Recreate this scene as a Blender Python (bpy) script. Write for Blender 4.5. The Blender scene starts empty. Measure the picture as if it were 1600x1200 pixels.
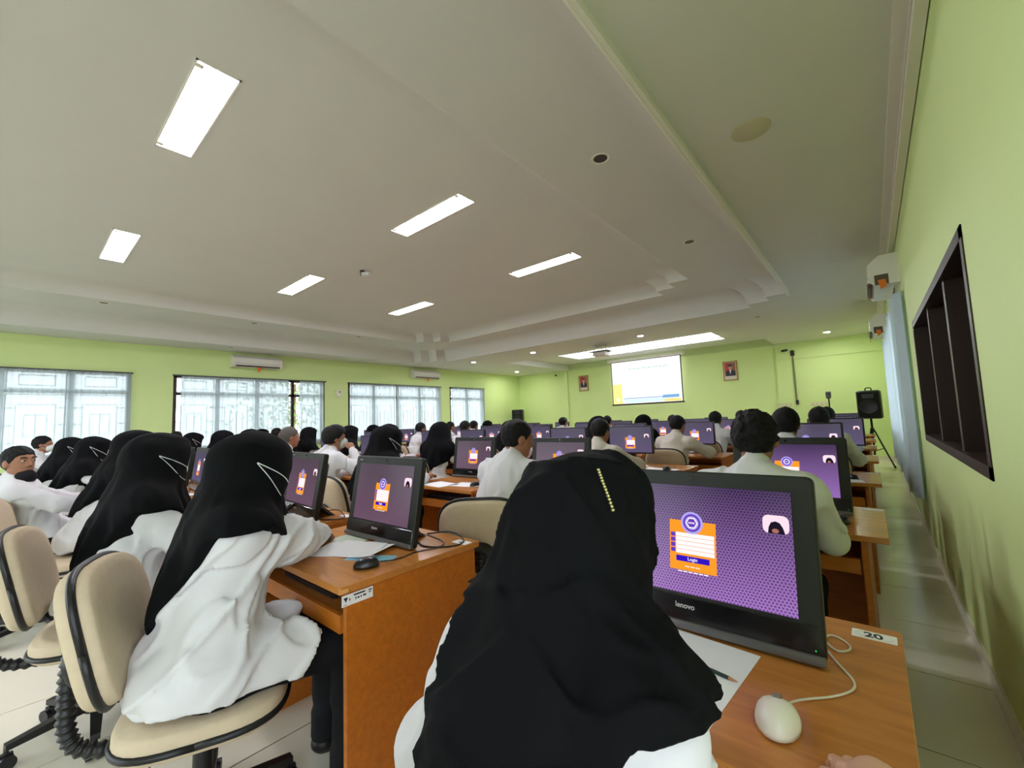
import bpy, math, random
import numpy as np
from mathutils import Matrix, Vector, Euler
from mathutils.geometry import tessellate_polygon

random.seed(7)
SC = bpy.context.scene
COL = SC.collection
R = math.radians

# ------------------------------------------------------------------ camera
def make_camera():
    f, yaw, pitch, roll = 661.8, R(40.145), R(4.848), R(2.16)
    fw = Vector((-math.sin(yaw)*math.cos(pitch), math.cos(yaw)*math.cos(pitch), math.sin(pitch)))
    rt = Vector((math.cos(yaw), math.sin(yaw), 0)); dn = fw.cross(rt)
    c, s = math.cos(roll), math.sin(roll)
    r2 = c*rt + s*dn; d2 = -s*rt + c*dn
    cam = bpy.data.cameras.new('camera'); o = bpy.data.objects.new('camera', cam); COL.objects.link(o)
    cam.sensor_width = 36; cam.lens = f/1600*36; cam.clip_start = .02; cam.clip_end = 200
    o.matrix_world = Matrix((( r2.x, -d2.x, -fw.x, 0), (r2.y, -d2.y, -fw.y, 0), (r2.z, -d2.z, -fw.z, 1.28), (0, 0, 0, 1)))
    SC.camera = o
make_camera()

# ------------------------------------------------------------------ world + exposure
W = bpy.data.worlds.new('world'); SC.world = W; W.use_nodes = True
bg = W.node_tree.nodes['Background']; bg.inputs[0].default_value = (.88, .92, 1, 1); bg.inputs[1].default_value = 4.3
SC.view_settings.view_transform = 'Standard'; SC.view_settings.look = 'None'
SC.view_settings.exposure = .7; SC.view_settings.gamma = 1; SC.view_settings.use_curve_mapping = False
SC.cycles.use_denoising = True
SC.cycles.max_bounces = 10; SC.cycles.diffuse_bounces = 6; SC.cycles.transparent_max_bounces = 12
SC.cycles.caustics_reflective = False; SC.cycles.caustics_refractive = False
SC.cycles.sample_clamp_indirect = 20
LAMP = 31.0        # fluorescent panels
DOWN = 380.0       # downlights

# ------------------------------------------------------------------ materials
def lin(c):
    return tuple((v/255/12.92 if v/255 <= .04045 else ((v/255+.055)/1.055)**2.4) for v in c)
MATS = {}
def mat(name, rgb=(200,200,200), rough=.5, spec=.5, metal=0, noise=0, nscale=8, bump=0, bscale=60, emit=None, sheen=0, coat=0):
    if name in MATS: return MATS[name]
    m = bpy.data.materials.new(name); m.use_nodes = True; nt = m.node_tree; b = nt.nodes['Principled BSDF']
    c = lin(rgb) + (1,)
    b.inputs['Base Color'].default_value = c; b.inputs['Roughness'].default_value = rough
    b.inputs['Specular IOR Level'].default_value = spec; b.inputs['Metallic'].default_value = metal
    if coat: b.inputs['Coat Weight'].default_value = coat; b.inputs['Coat Roughness'].default_value = .12
    if sheen: b.inputs['Sheen Weight'].default_value = sheen
    if emit: b.inputs['Emission Color'].default_value = lin(emit[0])+(1,); b.inputs['Emission Strength'].default_value = emit[1]
    if noise or bump:
        tc = nt.nodes.new('ShaderNodeTexCoord')
    if noise:
        n = nt.nodes.new('ShaderNodeTexNoise'); n.inputs['Scale'].default_value = nscale; n.inputs['Detail'].default_value = 4
        nt.links.new(tc.outputs['Object'], n.inputs['Vector'])
        mx = nt.nodes.new('ShaderNodeMix'); mx.data_type = 'RGBA'
        mx.inputs['A'].default_value = tuple(v*(1-noise) for v in c[:3])+(1,); mx.inputs['B'].default_value = tuple(min(1, v*(1+noise)) for v in c[:3])+(1,)
        nt.links.new(n.outputs['Fac'], mx.inputs['Factor']); nt.links.new(mx.outputs['Result'], b.inputs['Base Color'])
    if bump:
        n2 = nt.nodes.new('ShaderNodeTexNoise'); n2.inputs['Scale'].default_value = bscale; n2.inputs['Detail'].default_value = 3
        nt.links.new(tc.outputs['Object'], n2.inputs['Vector'])
        bp = nt.nodes.new('ShaderNodeBump'); bp.inputs['Strength'].default_value = bump; bp.inputs['Distance'].default_value = .01
        nt.links.new(n2.outputs['Fac'], bp.inputs['Height']); nt.links.new(bp.outputs['Normal'], b.inputs['Normal'])
    MATS[name] = m; return m
def emat(name, rgb, s=1.0):
    if s < 2: s *= .65
    if name in MATS: return MATS[name]
    m = bpy.data.materials.new(name); m.use_nodes = True; nt = m.node_tree; nt.nodes.clear()
    e = nt.nodes.new('ShaderNodeEmission'); o = nt.nodes.new('ShaderNodeOutputMaterial')
    e.inputs[0].default_value = lin(rgb)+(1,); e.inputs[1].default_value = s
    nt.links.new(e.outputs[0], o.inputs[0]); MATS[name] = m; return m
def wood(name, rgb, rough=.35):
    m = bpy.data.materials.new(name); m.use_nodes = True; nt = m.node_tree; b = nt.nodes['Principled BSDF']
    tc = nt.nodes.new('ShaderNodeTexCoord'); mp = nt.nodes.new('ShaderNodeMapping'); mp.inputs['Scale'].default_value = (3, 22, 22)
    n = nt.nodes.new('ShaderNodeTexNoise'); n.inputs['Scale'].default_value = 2.2; n.inputs['Detail'].default_value = 6; n.inputs['Distortion'].default_value = .6
    cr = nt.nodes.new('ShaderNodeValToRGB'); c = lin(rgb)
    cr.color_ramp.elements[0].position = .35; cr.color_ramp.elements[0].color = tuple(v*.86 for v in c)+(1,)
    cr.color_ramp.elements[1].position = .7; cr.color_ramp.elements[1].color = tuple(min(1, v*1.1) for v in c)+(1,)
    L = nt.links.new
    L(tc.outputs['Object'], mp.inputs[0]); L(mp.outputs[0], n.inputs['Vector']); L(n.outputs['Fac'], cr.inputs[0]); L(cr.outputs[0], b.inputs['Base Color'])
    b.inputs['Roughness'].default_value = rough; b.inputs['Specular IOR Level'].default_value = .45
    MATS[name] = m; return m
GREEN = mat('green_paint', (214,234,162), .6, .3, noise=.03, nscale=1.5, bump=.08, bscale=180)
CEIL = mat('ceiling_paint', (212,213,207), .8, .2, noise=.03, nscale=2)
WHITE = mat('white_gypsum', (232,230,222), .6, .3)
WOODT = wood('desk_laminate_top', (190,124,60), .22)
WOODS = wood('desk_laminate_side', (184,106,30), .4)
DARKW = mat('dark_window_wood', (46,30,26), .45, .4, noise=.2, nscale=20)
BLACKP = mat('black_plastic', (24,24,25), .4, .4)
BLACKG = mat('black_gloss_plastic', (22,22,24), .12, .5)
GREYP = mat('dark_grey_plastic', (60,60,60), .4, .5)
BEIGE = mat('beige_chair_fabric', (196,180,154), .9, .1, noise=.08, nscale=40, bump=.15, bscale=400)
BEIGEP = mat('beige_chair_back_shell', (190,172,146), .8, .2, noise=.06, nscale=30)
SHIRT = mat('white_shirt_cotton', (206,206,208), .85, .15, noise=.03, nscale=6, sheen=.1)
SHIRT2 = mat('cream_blouse_cotton', (204,198,186), .85, .15, noise=.03, nscale=6)
PANTS = mat('black_trouser_cloth', (17,17,20), .8, .2)
HIJAB = mat('black_hijab_cloth', (7,8,10), .85, .12, noise=.2, nscale=30, bump=.12, bscale=700)
SKIN = mat('brown_skin', (150,104,78), .55, .35, noise=.06, nscale=12)
HAIR = mat('black_hair', (9,8,8), .6, .25, noise=.35, nscale=90, bump=.6, bscale=260)
GREYHAIR = mat('grey_hair', (84,78,72), .6, .3, noise=.3, nscale=90, bump=.5, bscale=260)
MASKW = mat('white_mask_fabric', (215,222,220), .8, .2)
MASKD = mat('black_mask_fabric', (24,22,24), .8, .2)
SHOE = mat('black_shoe_leather', (18,17,17), .35, .5)
PAPER = mat('white_paper', (232,234,236), .7, .2)
TILE = mat('cream_ceramic_tile', (222,218,200), .2, .5, noise=.04, nscale=3)
GROUT = mat('grey_grout', (120,114,100), .9, .1)
CHROME = mat('chrome', (200,200,200), .15, .5, metal=1)
CREAMP = mat('cream_plastic', (226,220,200), .3, .5)
AC = mat('air_conditioner_white', (222,220,210), .35, .5)
def glassmat():
    m = bpy.data.materials.new('window_glass'); m.use_nodes = True; nt = m.node_tree; nt.nodes.clear()
    t = nt.nodes.new('ShaderNodeBsdfTransparent'); g = nt.nodes.new('ShaderNodeBsdfGlossy'); g.inputs['Roughness'].default_value = .03
    x = nt.nodes.new('ShaderNodeMixShader'); x.inputs[0].default_value = .06; o = nt.nodes.new('ShaderNodeOutputMaterial')
    t.inputs[0].default_value = (.95, .97, .97, 1)
    nt.links.new(t.outputs[0], x.inputs[1]); nt.links.new(g.outputs[0], x.inputs[2]); nt.links.new(x.outputs[0], o.inputs[0]); MATS['glass'] = m; return m
GLASS = glassmat()
def curtainmat(name, rgb, transp, df_w=.5):
    m = bpy.data.materials.new(name); m.use_nodes = True; nt = m.node_tree; nt.nodes.clear(); N = nt.nodes.new; L = nt.links.new
    tr = N('ShaderNodeBsdfTransparent'); tl = N('ShaderNodeBsdfTranslucent'); df = N('ShaderNodeBsdfDiffuse')
    c = lin(rgb)+(1,); tl.inputs[0].default_value = c; df.inputs[0].default_value = c; tr.inputs[0].default_value = (.93, .97, .98, 1)
    a = N('ShaderNodeMixShader'); a.inputs[0].default_value = df_w; L(tl.outputs[0], a.inputs[1]); L(df.outputs[0], a.inputs[2])
    b = N('ShaderNodeMixShader'); b.inputs[0].default_value = transp; L(a.outputs[0], b.inputs[1]); L(tr.outputs[0], b.inputs[2])
    o = N('ShaderNodeOutputMaterial'); L(b.outputs[0], o.inputs[0]); MATS[name] = m; return m
CURT = curtainmat('sheer_aqua_curtain', (176,188,190), .09)
CURTR = curtainmat('pale_blue_curtain', (196,214,220), .02, .78)

def screenmat(name, dark, light):
    """wallpaper of dark hexagon dots on a purple gradient, mapped by UV (metres)"""
    m = bpy.data.materials.new(name); m.use_nodes = True; nt = m.node_tree; nt.nodes.clear(); N = nt.nodes.new; L = nt.links.new
    uv = N('ShaderNodeTexCoord'); sp = N('ShaderNodeSeparateXYZ'); L(uv.outputs['UV'], sp.inputs[0])
    def mth(op, a, b=None):
        n = N('ShaderNodeMath'); n.operation = op
        for i, v in enumerate((a, b)):
            if v is None: continue
            if isinstance(v, (int, float)): n.inputs[i].default_value = v
            else: L(v, n.inputs[i])
        return n.outputs[0]
    sx, sy = .0075, .0130
    def lat(ox, oy):
        fx = mth('SUBTRACT', mth('FRACT', mth('ADD', mth('DIVIDE', sp.outputs[0], sx), ox)), .5)
        fy = mth('SUBTRACT', mth('FRACT', mth('ADD', mth('DIVIDE', sp.outputs[1], sy), oy)), .5)
        fx = mth('MULTIPLY', fx, sx); fy = mth('MULTIPLY', fy, sy)
        return mth('SQRT', mth('ADD', mth('MULTIPLY', fx, fx), mth('MULTIPLY', fy, fy)))
    d = mth('MINIMUM', lat(0, 0), lat(.5, .5))
    dot = N('ShaderNodeMapRange'); L(d, dot.inputs[0]); dot.inputs[1].default_value = .0022; dot.inputs[2].default_value = .0034
    gr = N('ShaderNodeMapRange'); L(sp.outputs[1], gr.inputs[0]); gr.inputs[1].default_value = .08; gr.inputs[2].default_value = .35
    g = N('ShaderNodeMix'); g.data_type = 'RGBA'; L(gr.outputs[0], g.inputs['Factor']); g.inputs['A'].default_value = lin(light)+(1,); g.inputs['B'].default_value = lin(dark)+(1,)
    q = N('ShaderNodeMix'); q.data_type = 'RGBA'; q.blend_type = 'MULTIPLY'; q.inputs['Factor'].default_value = 1
    k = N('ShaderNodeMix'); k.data_type = 'RGBA'; k.inputs['A'].default_value = (.36, .34, .40, 1); k.inputs['B'].default_value = (1, 1, 1, 1); L(dot.outputs[0], k.inputs['Factor'])
    L(g.outputs['Result'], q.inputs['A']); L(k.outputs['Result'], q.inputs['B'])
    e = N('ShaderNodeEmission'); L(q.outputs['Result'], e.inputs[0]); e.inputs[1].default_value = .63
    gl = N('ShaderNodeBsdfGlossy'); gl.inputs['Roughness'].default_value = .25
    mx = N('ShaderNodeMixShader'); mx.inputs[0].default_value = .03; L(e.outputs[0], mx.inputs[1]); L(gl.outputs[0], mx.inputs[2])
    o = N('ShaderNodeOutputMaterial'); L(mx.outputs[0], o.inputs[0]); MATS[name] = m; return m
SCRA = screenmat('wallpaper_angle_violet', (78,56,98), (182,132,214))
SCRB = screenmat('wallpaper_angle_mauve', (98,80,94), (128,96,118))  # colour shift by viewing angle painted in, one tint per group of screens
SCRC = screenmat('wallpaper_angle_slate', (98,90,112), (116,104,140))
E_OR = emat('screen_orange', (246,150,40), 1.1); E_WH = emat('screen_white', (250,240,246), 1.1); E_BL = emat('screen_indigo', (52,22,190)); E_VI = emat('screen_violet', (104,62,182))
E_LA = emat('screen_lavender', (170,160,232), 1.1); E_DK = emat('screen_dark_figure', (30,24,40)); E_PK = emat('screen_pink_backdrop', (240,214,226), 1.1); E_SKN = emat('screen_skin', (170,110,96))

# ------------------------------------------------------------------ mesh helpers
class MB:
    def __init__(s): s.v = []; s.f = []; s.m = []; s.cur = 0
    def add(s, v, f):
        n = len(s.v); s.v += [tuple(p) for p in v]; s.f += [tuple(i+n for i in q) for q in f]; s.m += [s.cur]*len(f); return s
    def box(s, c, d, rot=None):
        x, y, z = d[0]/2, d[1]/2, d[2]/2
        v = [Vector((a*x, b*y, e*z)) for a in (-1, 1) for b in (-1, 1) for e in (-1, 1)]
        if rot: M = Euler(rot).to_matrix(); v = [M @ p for p in v]
        v = [p+Vector(c) for p in v]
        return s.add(v, [(0,1,3,2), (4,6,7,5), (0,4,5,1), (2,3,7,6), (0,2,6,4), (1,5,7,3)])
    def b6(s, x0, x1, y0, y1, z0, z1):
        return s.box(((x0+x1)/2, (y0+y1)/2, (z0+z1)/2), (x1-x0, y1-y0, z1-z0))
    def rbox(s, c, d, r, n=3, axis='y', ch=None):
        """box with rounded outline in the plane normal to axis, edges chamfered"""
        ax = 'xyz'.index(axis); o = [i for i in range(3) if i != ax]
        w, h, t = d[o[0]]/2, d[o[1]]/2, d[ax]/2; ch = min(t*.5, r*.5) if ch is None else ch
        def ring(inset, lev):
            P = []
            for sx, sy, a0 in ((1,1,0), (-1,1,90), (-1,-1,180), (1,-1,270)):
                for i in range(n+1):
                    a = R(a0+90*i/n); p = [0,0,0]
                    p[o[0]] = c[o[0]]+sx*(w-r)+(r-inset)*math.cos(a); p[o[1]] = c[o[1]]+sy*(h-r)+(r-inset)*math.sin(a); p[ax] = c[ax]+lev; P.append(p)
            return P
        rings = [ring(ch, -t), ring(0, -t+ch), ring(0, t-ch), ring(ch, t)]; k = len(rings[0]); v = sum(rings, [])
        f = [(j*k+i, j*k+(i+1) % k, (j+1)*k+(i+1) % k, (j+1)*k+i) for j in range(3) for i in range(k)]
        f += [tuple(range(k))[::-1], tuple(range(3*k, 4*k))]
        return s.add(v, f)
    def cyl(s, a, b, r1, r2=None, n=16, cap=True):
        r2 = r1 if r2 is None else r2; a = Vector(a); b = Vector(b); d = (b-a).normalized(); u = d.orthogonal().normalized(); w = d.cross(u)
        v = [a+(u*math.cos(2*math.pi*i/n)+w*math.sin(2*math.pi*i/n))*r1 for i in range(n)]+[b+(u*math.cos(2*math.pi*i/n)+w*math.sin(2*math.pi*i/n))*r2 for i in range(n)]
        f = [(i, (i+1) % n, n+(i+1) % n, n+i) for i in range(n)]
        if cap: f += [tuple(range(n))[::-1], tuple(range(n, 2*n))]
        return s.add(v, f)
    def tube(s, pts, r, n=8, smooth=0):
        P = [Vector(p) for p in pts]
        for _ in range(smooth):
            Q = [P[0]]
            for a, b in zip(P, P[1:]): Q += [a*.75+b*.25, a*.25+b*.75]
            P = Q+[P[-1]]
        rr = r if callable(r) else (lambda t: r); v = []; u = None; k = len(P)
        for i, p in enumerate(P):
            d = (P[min(i+1, k-1)]-P[max(i-1, 0)]).normalized()
            u = (d.orthogonal() if u is None else (u-d*u.dot(d))).normalized(); w = d.cross(u); q = rr(i/(k-1))
            v += [p+(u*math.cos(2*math.pi*j/n)+w*math.sin(2*math.pi*j/n))*q for j in range(n)]
        f = [(i*n+j, i*n+(j+1) % n, (i+1)*n+(j+1) % n, (i+1)*n+j) for i in range(k-1) for j in range(n)]+[tuple(range(n))[::-1], tuple(range((k-1)*n, k*n))]
        return s.add(v, f)
    def ell(s, c, r, n=16, m=10):
        v = [(c[0], c[1], c[2]+r[2])]
        for j in range(1, m):
            a = math.pi*j/m
            v += [(c[0]+r[0]*math.sin(a)*math.cos(2*math.pi*i/n), c[1]+r[1]*math.sin(a)*math.sin(2*math.pi*i/n), c[2]+r[2]*math.cos(a)) for i in range(n)]
        v.append((c[0], c[1], c[2]-r[2])); L = len(v)-1
        f = [(0, 1+i, 1+(i+1) % n) for i in range(n)]+[(1+j*n+i, 1+(j+1)*n+i, 1+(j+1)*n+(i+1) % n, 1+j*n+(i+1) % n) for j in range(m-2) for i in range(n)]
        f += [(L, 1+(m-2)*n+(i+1) % n, 1+(m-2)*n+i) for i in range(n)]
        return s.add(v, f)
    def lathe(s, prof, c=(0,0,0), n=20, axis='z'):
        v = []
        for r, h in prof:
            for i in range(n):
                a = 2*math.pi*i/n; x, y = r*math.cos(a), r*math.sin(a)
                v.append({'z': (c[0]+x, c[1]+y, c[2]+h), 'y': (c[0]+x, c[1]+h, c[2]+y), 'x': (c[0]+h, c[1]+x, c[2]+y)}[axis])
        k = len(prof)
        f = [(j*n+i, j*n+(i+1) % n, (j+1)*n+(i+1) % n, (j+1)*n+i) for j in range(k-1) for i in range(n)]+[tuple(range(n))[::-1], tuple(range((k-1)*n, k*n))]
        return s.add(v, f)
    def quad(s, a, b, c, d): return s.add([a, b, c, d], [(0,1,2,3)])
    def disc(s, c, r, n=24, nrm='y', ry=None):
        ry = ry or r
        P = [(c[0]+r*math.cos(2*math.pi*i/n), c[1], c[2]+ry*math.sin(2*math.pi*i/n)) if nrm == 'y' else (c[0]+r*math.cos(2*math.pi*i/n), c[1]+ry*math.sin(2*math.pi*i/n), c[2]) for i in range(n)]
        return s.add(P, [tuple(range(n))])
    def mesh(s, name, mats, smooth=False, recalc=True):
        me = bpy.data.meshes.new(name); me.from_pydata(s.v, [], s.f)
        for m in (mats if isinstance(mats, (list, tuple)) else [mats]): me.materials.append(m)
        if any(s.m): me.polygons.foreach_set('material_index', s.m)
        if recalc:
            import bmesh
            bm = bmesh.new(); bm.from_mesh(me); bmesh.ops.recalc_face_normals(bm, faces=bm.faces); bm.to_mesh(me); bm.free()
        if smooth:
            me.polygons.foreach_set('use_smooth', [True]*len(me.polygons))
            if smooth != True: me.set_sharp_from_angle(angle=R(smooth))
        me.update(); return me
def link(name, me, parent=None, loc=None, rot=None):
    o = bpy.data.objects.new(name, me); COL.objects.link(o)
    if parent is not None: o.parent = parent
    if loc is not None: o.location = loc
    if rot is not None: o.rotation_euler = rot
    return o
def obj(name, mb, mats, parent=None, smooth=False, loc=None, rot=None):
    return link(name, mb.mesh(name, mats, smooth), parent, loc, rot)
def tag(o, label=None, cat=None, group=None, kind=None):
    for k, v in (('label', label), ('category', cat), ('group', group), ('kind', kind)):
        if v: o[k] = v
    return o
def empty(name, loc, rz=0):
    o = bpy.data.objects.new(name, None); COL.objects.link(o); o.location = loc; o.rotation_euler = (0, 0, rz); o.empty_display_size = .1; return o
def copy_tree(o, parent=None):
    c = o.copy(); COL.objects.link(c); c.parent = parent
    for ch in o.children: copy_tree(ch, c)
    return c
def tomesh(cu):
    o = bpy.data.objects.new('tmp', cu); COL.objects.link(o); bpy.context.view_layer.update()
    me = bpy.data.meshes.new_from_object(o.evaluated_get(bpy.context.evaluated_depsgraph_get())); bpy.data.objects.remove(o); me.name = cu.name; return me
def text(name, body, size, material, parent, loc, rot, extrude=.0006, align='CENTER', shear=0, bold=0):
    cu = bpy.data.curves.new(name, 'FONT'); cu.body = body; cu.size = size; cu.extrude = extrude; cu.align_x = align; cu.align_y = 'CENTER'; cu.shear = shear; cu.offset = bold
    cu.materials.append(material); return link(name, tomesh(cu), parent, loc, rot)
def struct(o, label): return tag(o, label, None, None, 'structure')

# ------------------------------------------------------------------ room shell
XR, XL, YF, YB, HC, Z2, Z3, ZA = .32, -11.0, 13.5, -3.0, 3.06, 3.38, 3.60, 3.26
TS, TX0, TY0 = .62, -2.6, .40
def build_floor():
    fl = struct(obj('floor', MB().b6(XL-.15, XR+.15, YB-.1, YF+.1, -.1, -.004), GROUT), 'cream ceramic tiled floor with thin grey joints')
    t = MB().rbox((0, 0, -.002), (TS-.006, TS-.006, .004), .004, 1, 'z', .0015).mesh('tile', TILE)
    nx0 = math.floor((XL-TX0)/TS); nx1 = math.ceil((XR-TX0)/TS); ny0 = math.floor((-1.2-TY0)/TS); ny1 = math.ceil((YF-TY0)/TS)
    cells = []
    for i in range(nx0, nx1):
        for j in range(ny0, ny1):
            x0, x1, y0, y1 = TX0+i*TS, TX0+(i+1)*TS, TY0+j*TS, TY0+(j+1)*TS
            cells.append((x0, min(x1, XR), y0, y1))
    cells.sort(key=lambda c: (c[0]+.5*TS+.6)**2*.5+(c[2]+.3)**2)
    rest = MB()
    for k, (x0, x1, y0, y1) in enumerate(cells):
        if k < 290:
            o = link('tile', t, fl, ((x0+x1)/2, (y0+y1)/2, random.uniform(-.0006, 0)))
            if x1-x0 < TS-.01: o.scale.x = (x1-x0)/TS
        else: rest.b6(max(x0, XL)+.003, x1-.003, y0+.003, min(y1, YF)-.003, -.004, 0)
    tag(obj('tile_field', rest, TILE, fl), kind='stuff')
build_floor()

def wall_y(mb, x0, x1, y0, y1, z0, z1, holes):
    """slab along y with rectangular holes (ya, yb, za, zb)"""
    y = y0
    for ya, yb, za, zb in sorted(holes):
        mb.b6(x0, x1, y, ya, z0, z1); mb.b6(x0, x1, ya, yb, z0, za); mb.b6(x0, x1, ya, yb, zb, z1); y = yb
    mb.b6(x0, x1, y, y1, z0, z1)
WINS = [(-1.75, 1.49), (2.15, 5.34), (6.0, 9.28), (9.71, 11.36)]
WZ0, WZ1 = .92, 2.47
m = MB(); wall_y(m, XL-.15, XL, YB, YF, 0, 3.4, [(a, b, WZ0, WZ1) for a, b in WINS]); struct(obj('wall_left', m, GREEN), 'green painted wall with four curtained windows')
RW = (2.33, 4.84, .99, 1.965); RW2 = (5.9, 9.6, .9, 2.35)
m = MB(); RW0 = (-2.8, .35, .1, 2.4); wall_y(m, XR, XR+.15, YB, YF, 0, 3.4, [RW0, RW, RW2]); struct(obj('wall_right', m, GREEN), 'pale green painted wall beside the narrow aisle')
m = MB(); m.b6(XL-.15, -8.66, YF, YF+.2, 0, 3.4); m.b6(-1.9, XR+.15, YF, YF+.2, 0, 3.4); m.b6(-8.66, -1.9, YF+.06, YF+.25, 0, 3.6); m.b6(-1.88, XR, YF-.025, YF, 2.62, HC)
struct(obj('wall_front', m, GREEN), 'green painted front wall with projection screen and two portraits')
BZ0, BZ1 = .1, 2.7
m = MB(); m.b6(XL-.15, XR+.15, YB-.15, YB, 0, BZ0); m.b6(XL-.15, XR+.15, YB-.15, YB, BZ1, 3.7)
BWX = [(-10.4, -7.9), (-7.4, -4.9), (-4.4, -1.9)]; x = XL-.15  # unseen glass doors, added so daylight reaches the room from behind
for a, b in BWX: m.b6(x, a, YB-.15, YB, BZ0, BZ1); x = b
m.b6(x, XR+.15, YB-.15, YB, BZ0, BZ1)
struct(obj('wall_back', m, GREEN), 'green painted wall with three added, unseen glass doors behind the rows')
for i, (a, b) in enumerate(BWX):
    m = MB(); n = 3
    for j in range(n+1): xx = a+(b-a)*j/n; m.b6(max(a, xx-.035), min(b, xx+.035), YB-.1, YB-.03, BZ0, BZ1)
    for zz in (BZ0, 2.05, BZ1-.06): m.b6(a, b, YB-.1, YB-.03, zz, zz+.06)
    w = struct(obj('window_%d' % (7+i), m, mat('dark_window_wood', (46,30,26))), '%s added, unseen tall glass door in the wall behind the camera' % ('first', 'second', 'third')[i])
    for j in range(n): obj('pane', MB().b6(a+(b-a)*j/n+.03, a+(b-a)*(j+1)/n-.03, YB-.07, YB-.062, BZ0+.05, BZ1-.05), GLASS, w)

def notched(x0, x1, y0, y1, s, n=2):
    """rectangle whose two front (+y) corners are stepped inward"""
    P = [(x0, y0), (x1, y0)]
    x, y = x1, y1-s*n*.95
    P.append((x, y))
    for i in range(n): x -= s; P.append((x, y)); y += s*.95; P.append((x, y))
    x, y = x0+s*n, y1
    P.append((x, y))
    for i in range(n): y -= s*.95; P.append((x, y)); x -= s; P.append((x, y))
    return P
def inset(P, d):
    n = len(P); out = []
    for i in range(n):
        a, b, c = Vector(P[i-1]), Vector(P[i]), Vector(P[(i+1) % n]); e1 = (b-a).normalized(); e2 = (c-b).normalized()
        n1 = Vector((-e1.y, e1.x)); n2 = Vector((-e2.y, e2.x)); out.append(tuple(b+(n1+n2)*d))
    return out
def flat(mb, loops, z):
    L = [[Vector((x, y, 0)) for x, y in l] for l in loops]; T = tessellate_polygon(L); pts = [(p.x, p.y, z) for l in L for p in l]
    mb.add(pts, [tuple(t) for t in T])
def cove(mb, P, z0, z1, w, n=7):
    rings = []
    for i in range(n+1):
        a = math.pi/2*i/n; rings.append([(x, y, z0+(z1-z0)*math.sin(a)) for x, y in inset(P, w*(1-math.cos(a)))])
    k = len(P); mb.add(sum(rings, []), [(j*k+i, j*k+(i+1) % k, (j+1)*k+(i+1) % k, (j+1)*k+i) for j in range(n) for i in range(k)])
    return inset(P, w)
TR1 = notched(-10.15, -.81, YB+.6, 8.22, .32); TR2 = notched(-8.95, -2.03, YB+1.5, 7.38, .31)
AL = [(-8.6, 10.05), (-1.9, 10.05), (-1.9, YF+.06), (-8.6, YF+.06)]; CF = [(-7.5, 11.2), (-2.9, 11.2), (-2.9, 12.5), (-7.5, 12.5)]
m = MB(); flat(m, [[(XL-.1, YB-.1), (XR+.1, YB-.1), (XR+.1, YF+.2), (XL-.1, YF+.2)], TR1, AL], HC)
t1 = cove(m, TR1, HC, Z2, .34); flat(m, [t1, TR2], Z2); t2 = cove(m, TR2, Z2, Z3, .38); flat(m, [t2], Z3)
k = len(AL); m.add([(x, y, HC) for x, y in AL]+[(x, y, ZA) for x, y in AL], [(i, (i+1) % 4, 4+(i+1) % 4, 4+i) for i in range(4)]); flat(m, [AL, CF], ZA)
m.add([(x, y, ZA) for x, y in CF]+[(x, y, ZA+.22) for x, y in CF], [(i, (i+1) % 4, 4+(i+1) % 4, 4+i) for i in range(4)]); flat(m, [CF], ZA+.22)
ceil = struct(link('ceiling', m.mesh('ceiling', CEIL, 25, recalc=False)), 'off-white stepped tray ceiling with notched corners')
struct(obj('ceiling_roof_slab', MB().b6(XL-.3, XR+.3, YB-.3, YF+.4, 3.75, 3.85), CEIL), 'concrete slab above the tray ceiling')
m = MB(); m.b6(-.83, -.80, YB, 7.6, HC-.045, HC+.01); m.b6(-.84, -.825, YB, 7.6, HC-.05, HC-.03); struct(obj('trim_1', m, WHITE), 'white lip along the outer tray edge')
m = MB(); m.b6(XR-.045, XR, YB, YF, HC-.035, HC); m.b6(XR-.10, XR-.045, YB, YF, HC-.016, HC); m.b6(XR-.022, XR, YB, YF, HC-.07, HC-.035)
struct(obj('trim_2', m, WHITE), 'white stepped cornice above the right wall')
struct(obj('baseboard_right', MB().b6(XR-.012, XR, .35, YF-.03, 0, .09), TILE), 'tile skirting along the right wall')
struct(obj('baseboard_front', MB().b6(XL, XR-.012, YF-.012, YF, 0, .09), TILE), 'tile skirting along the front wall')
struct(obj('baseboard_left', MB().b6(XL, XL+.012, YB, YF-.012, 0, .09), TILE), 'tile skirting under the windows')

# ------------------------------------------------------------------ left windows + curtains
def folded(y0, y1, z0, z1, x, amp, pitch, seed, gap=None, nz=2):
    rnd = random.Random(seed); n = max(8, int((y1-y0)/pitch*8)); ph = rnd.random()*6; v = []; f = []
    for i in range(n+1):
        y = y0+(y1-y0)*i/n; a = 2*math.pi*(y-y0)/pitch+ph+.8*math.sin((y-y0)*2.3+ph)
        xx = x+amp*math.sin(a)+amp*.4*math.sin(a*.37+1)
        for j in range(nz+1): v.append((xx*1+0, y+.012*math.sin(a*.5)*j/nz, z0+(z1-z0)*j/nz))
    for i in range(n):
        for j in range(nz): q = i*(nz+1)+j; f.append((q, q+nz+1, q+nz+2, q+1))
    return MB().add(v, f)
WL = ['curtained window beside the man who looks back', 'widest curtained window under the larger air conditioner', 'curtained window under the smaller air conditioner', 'narrowest curtained window next to the far corner']
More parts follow.
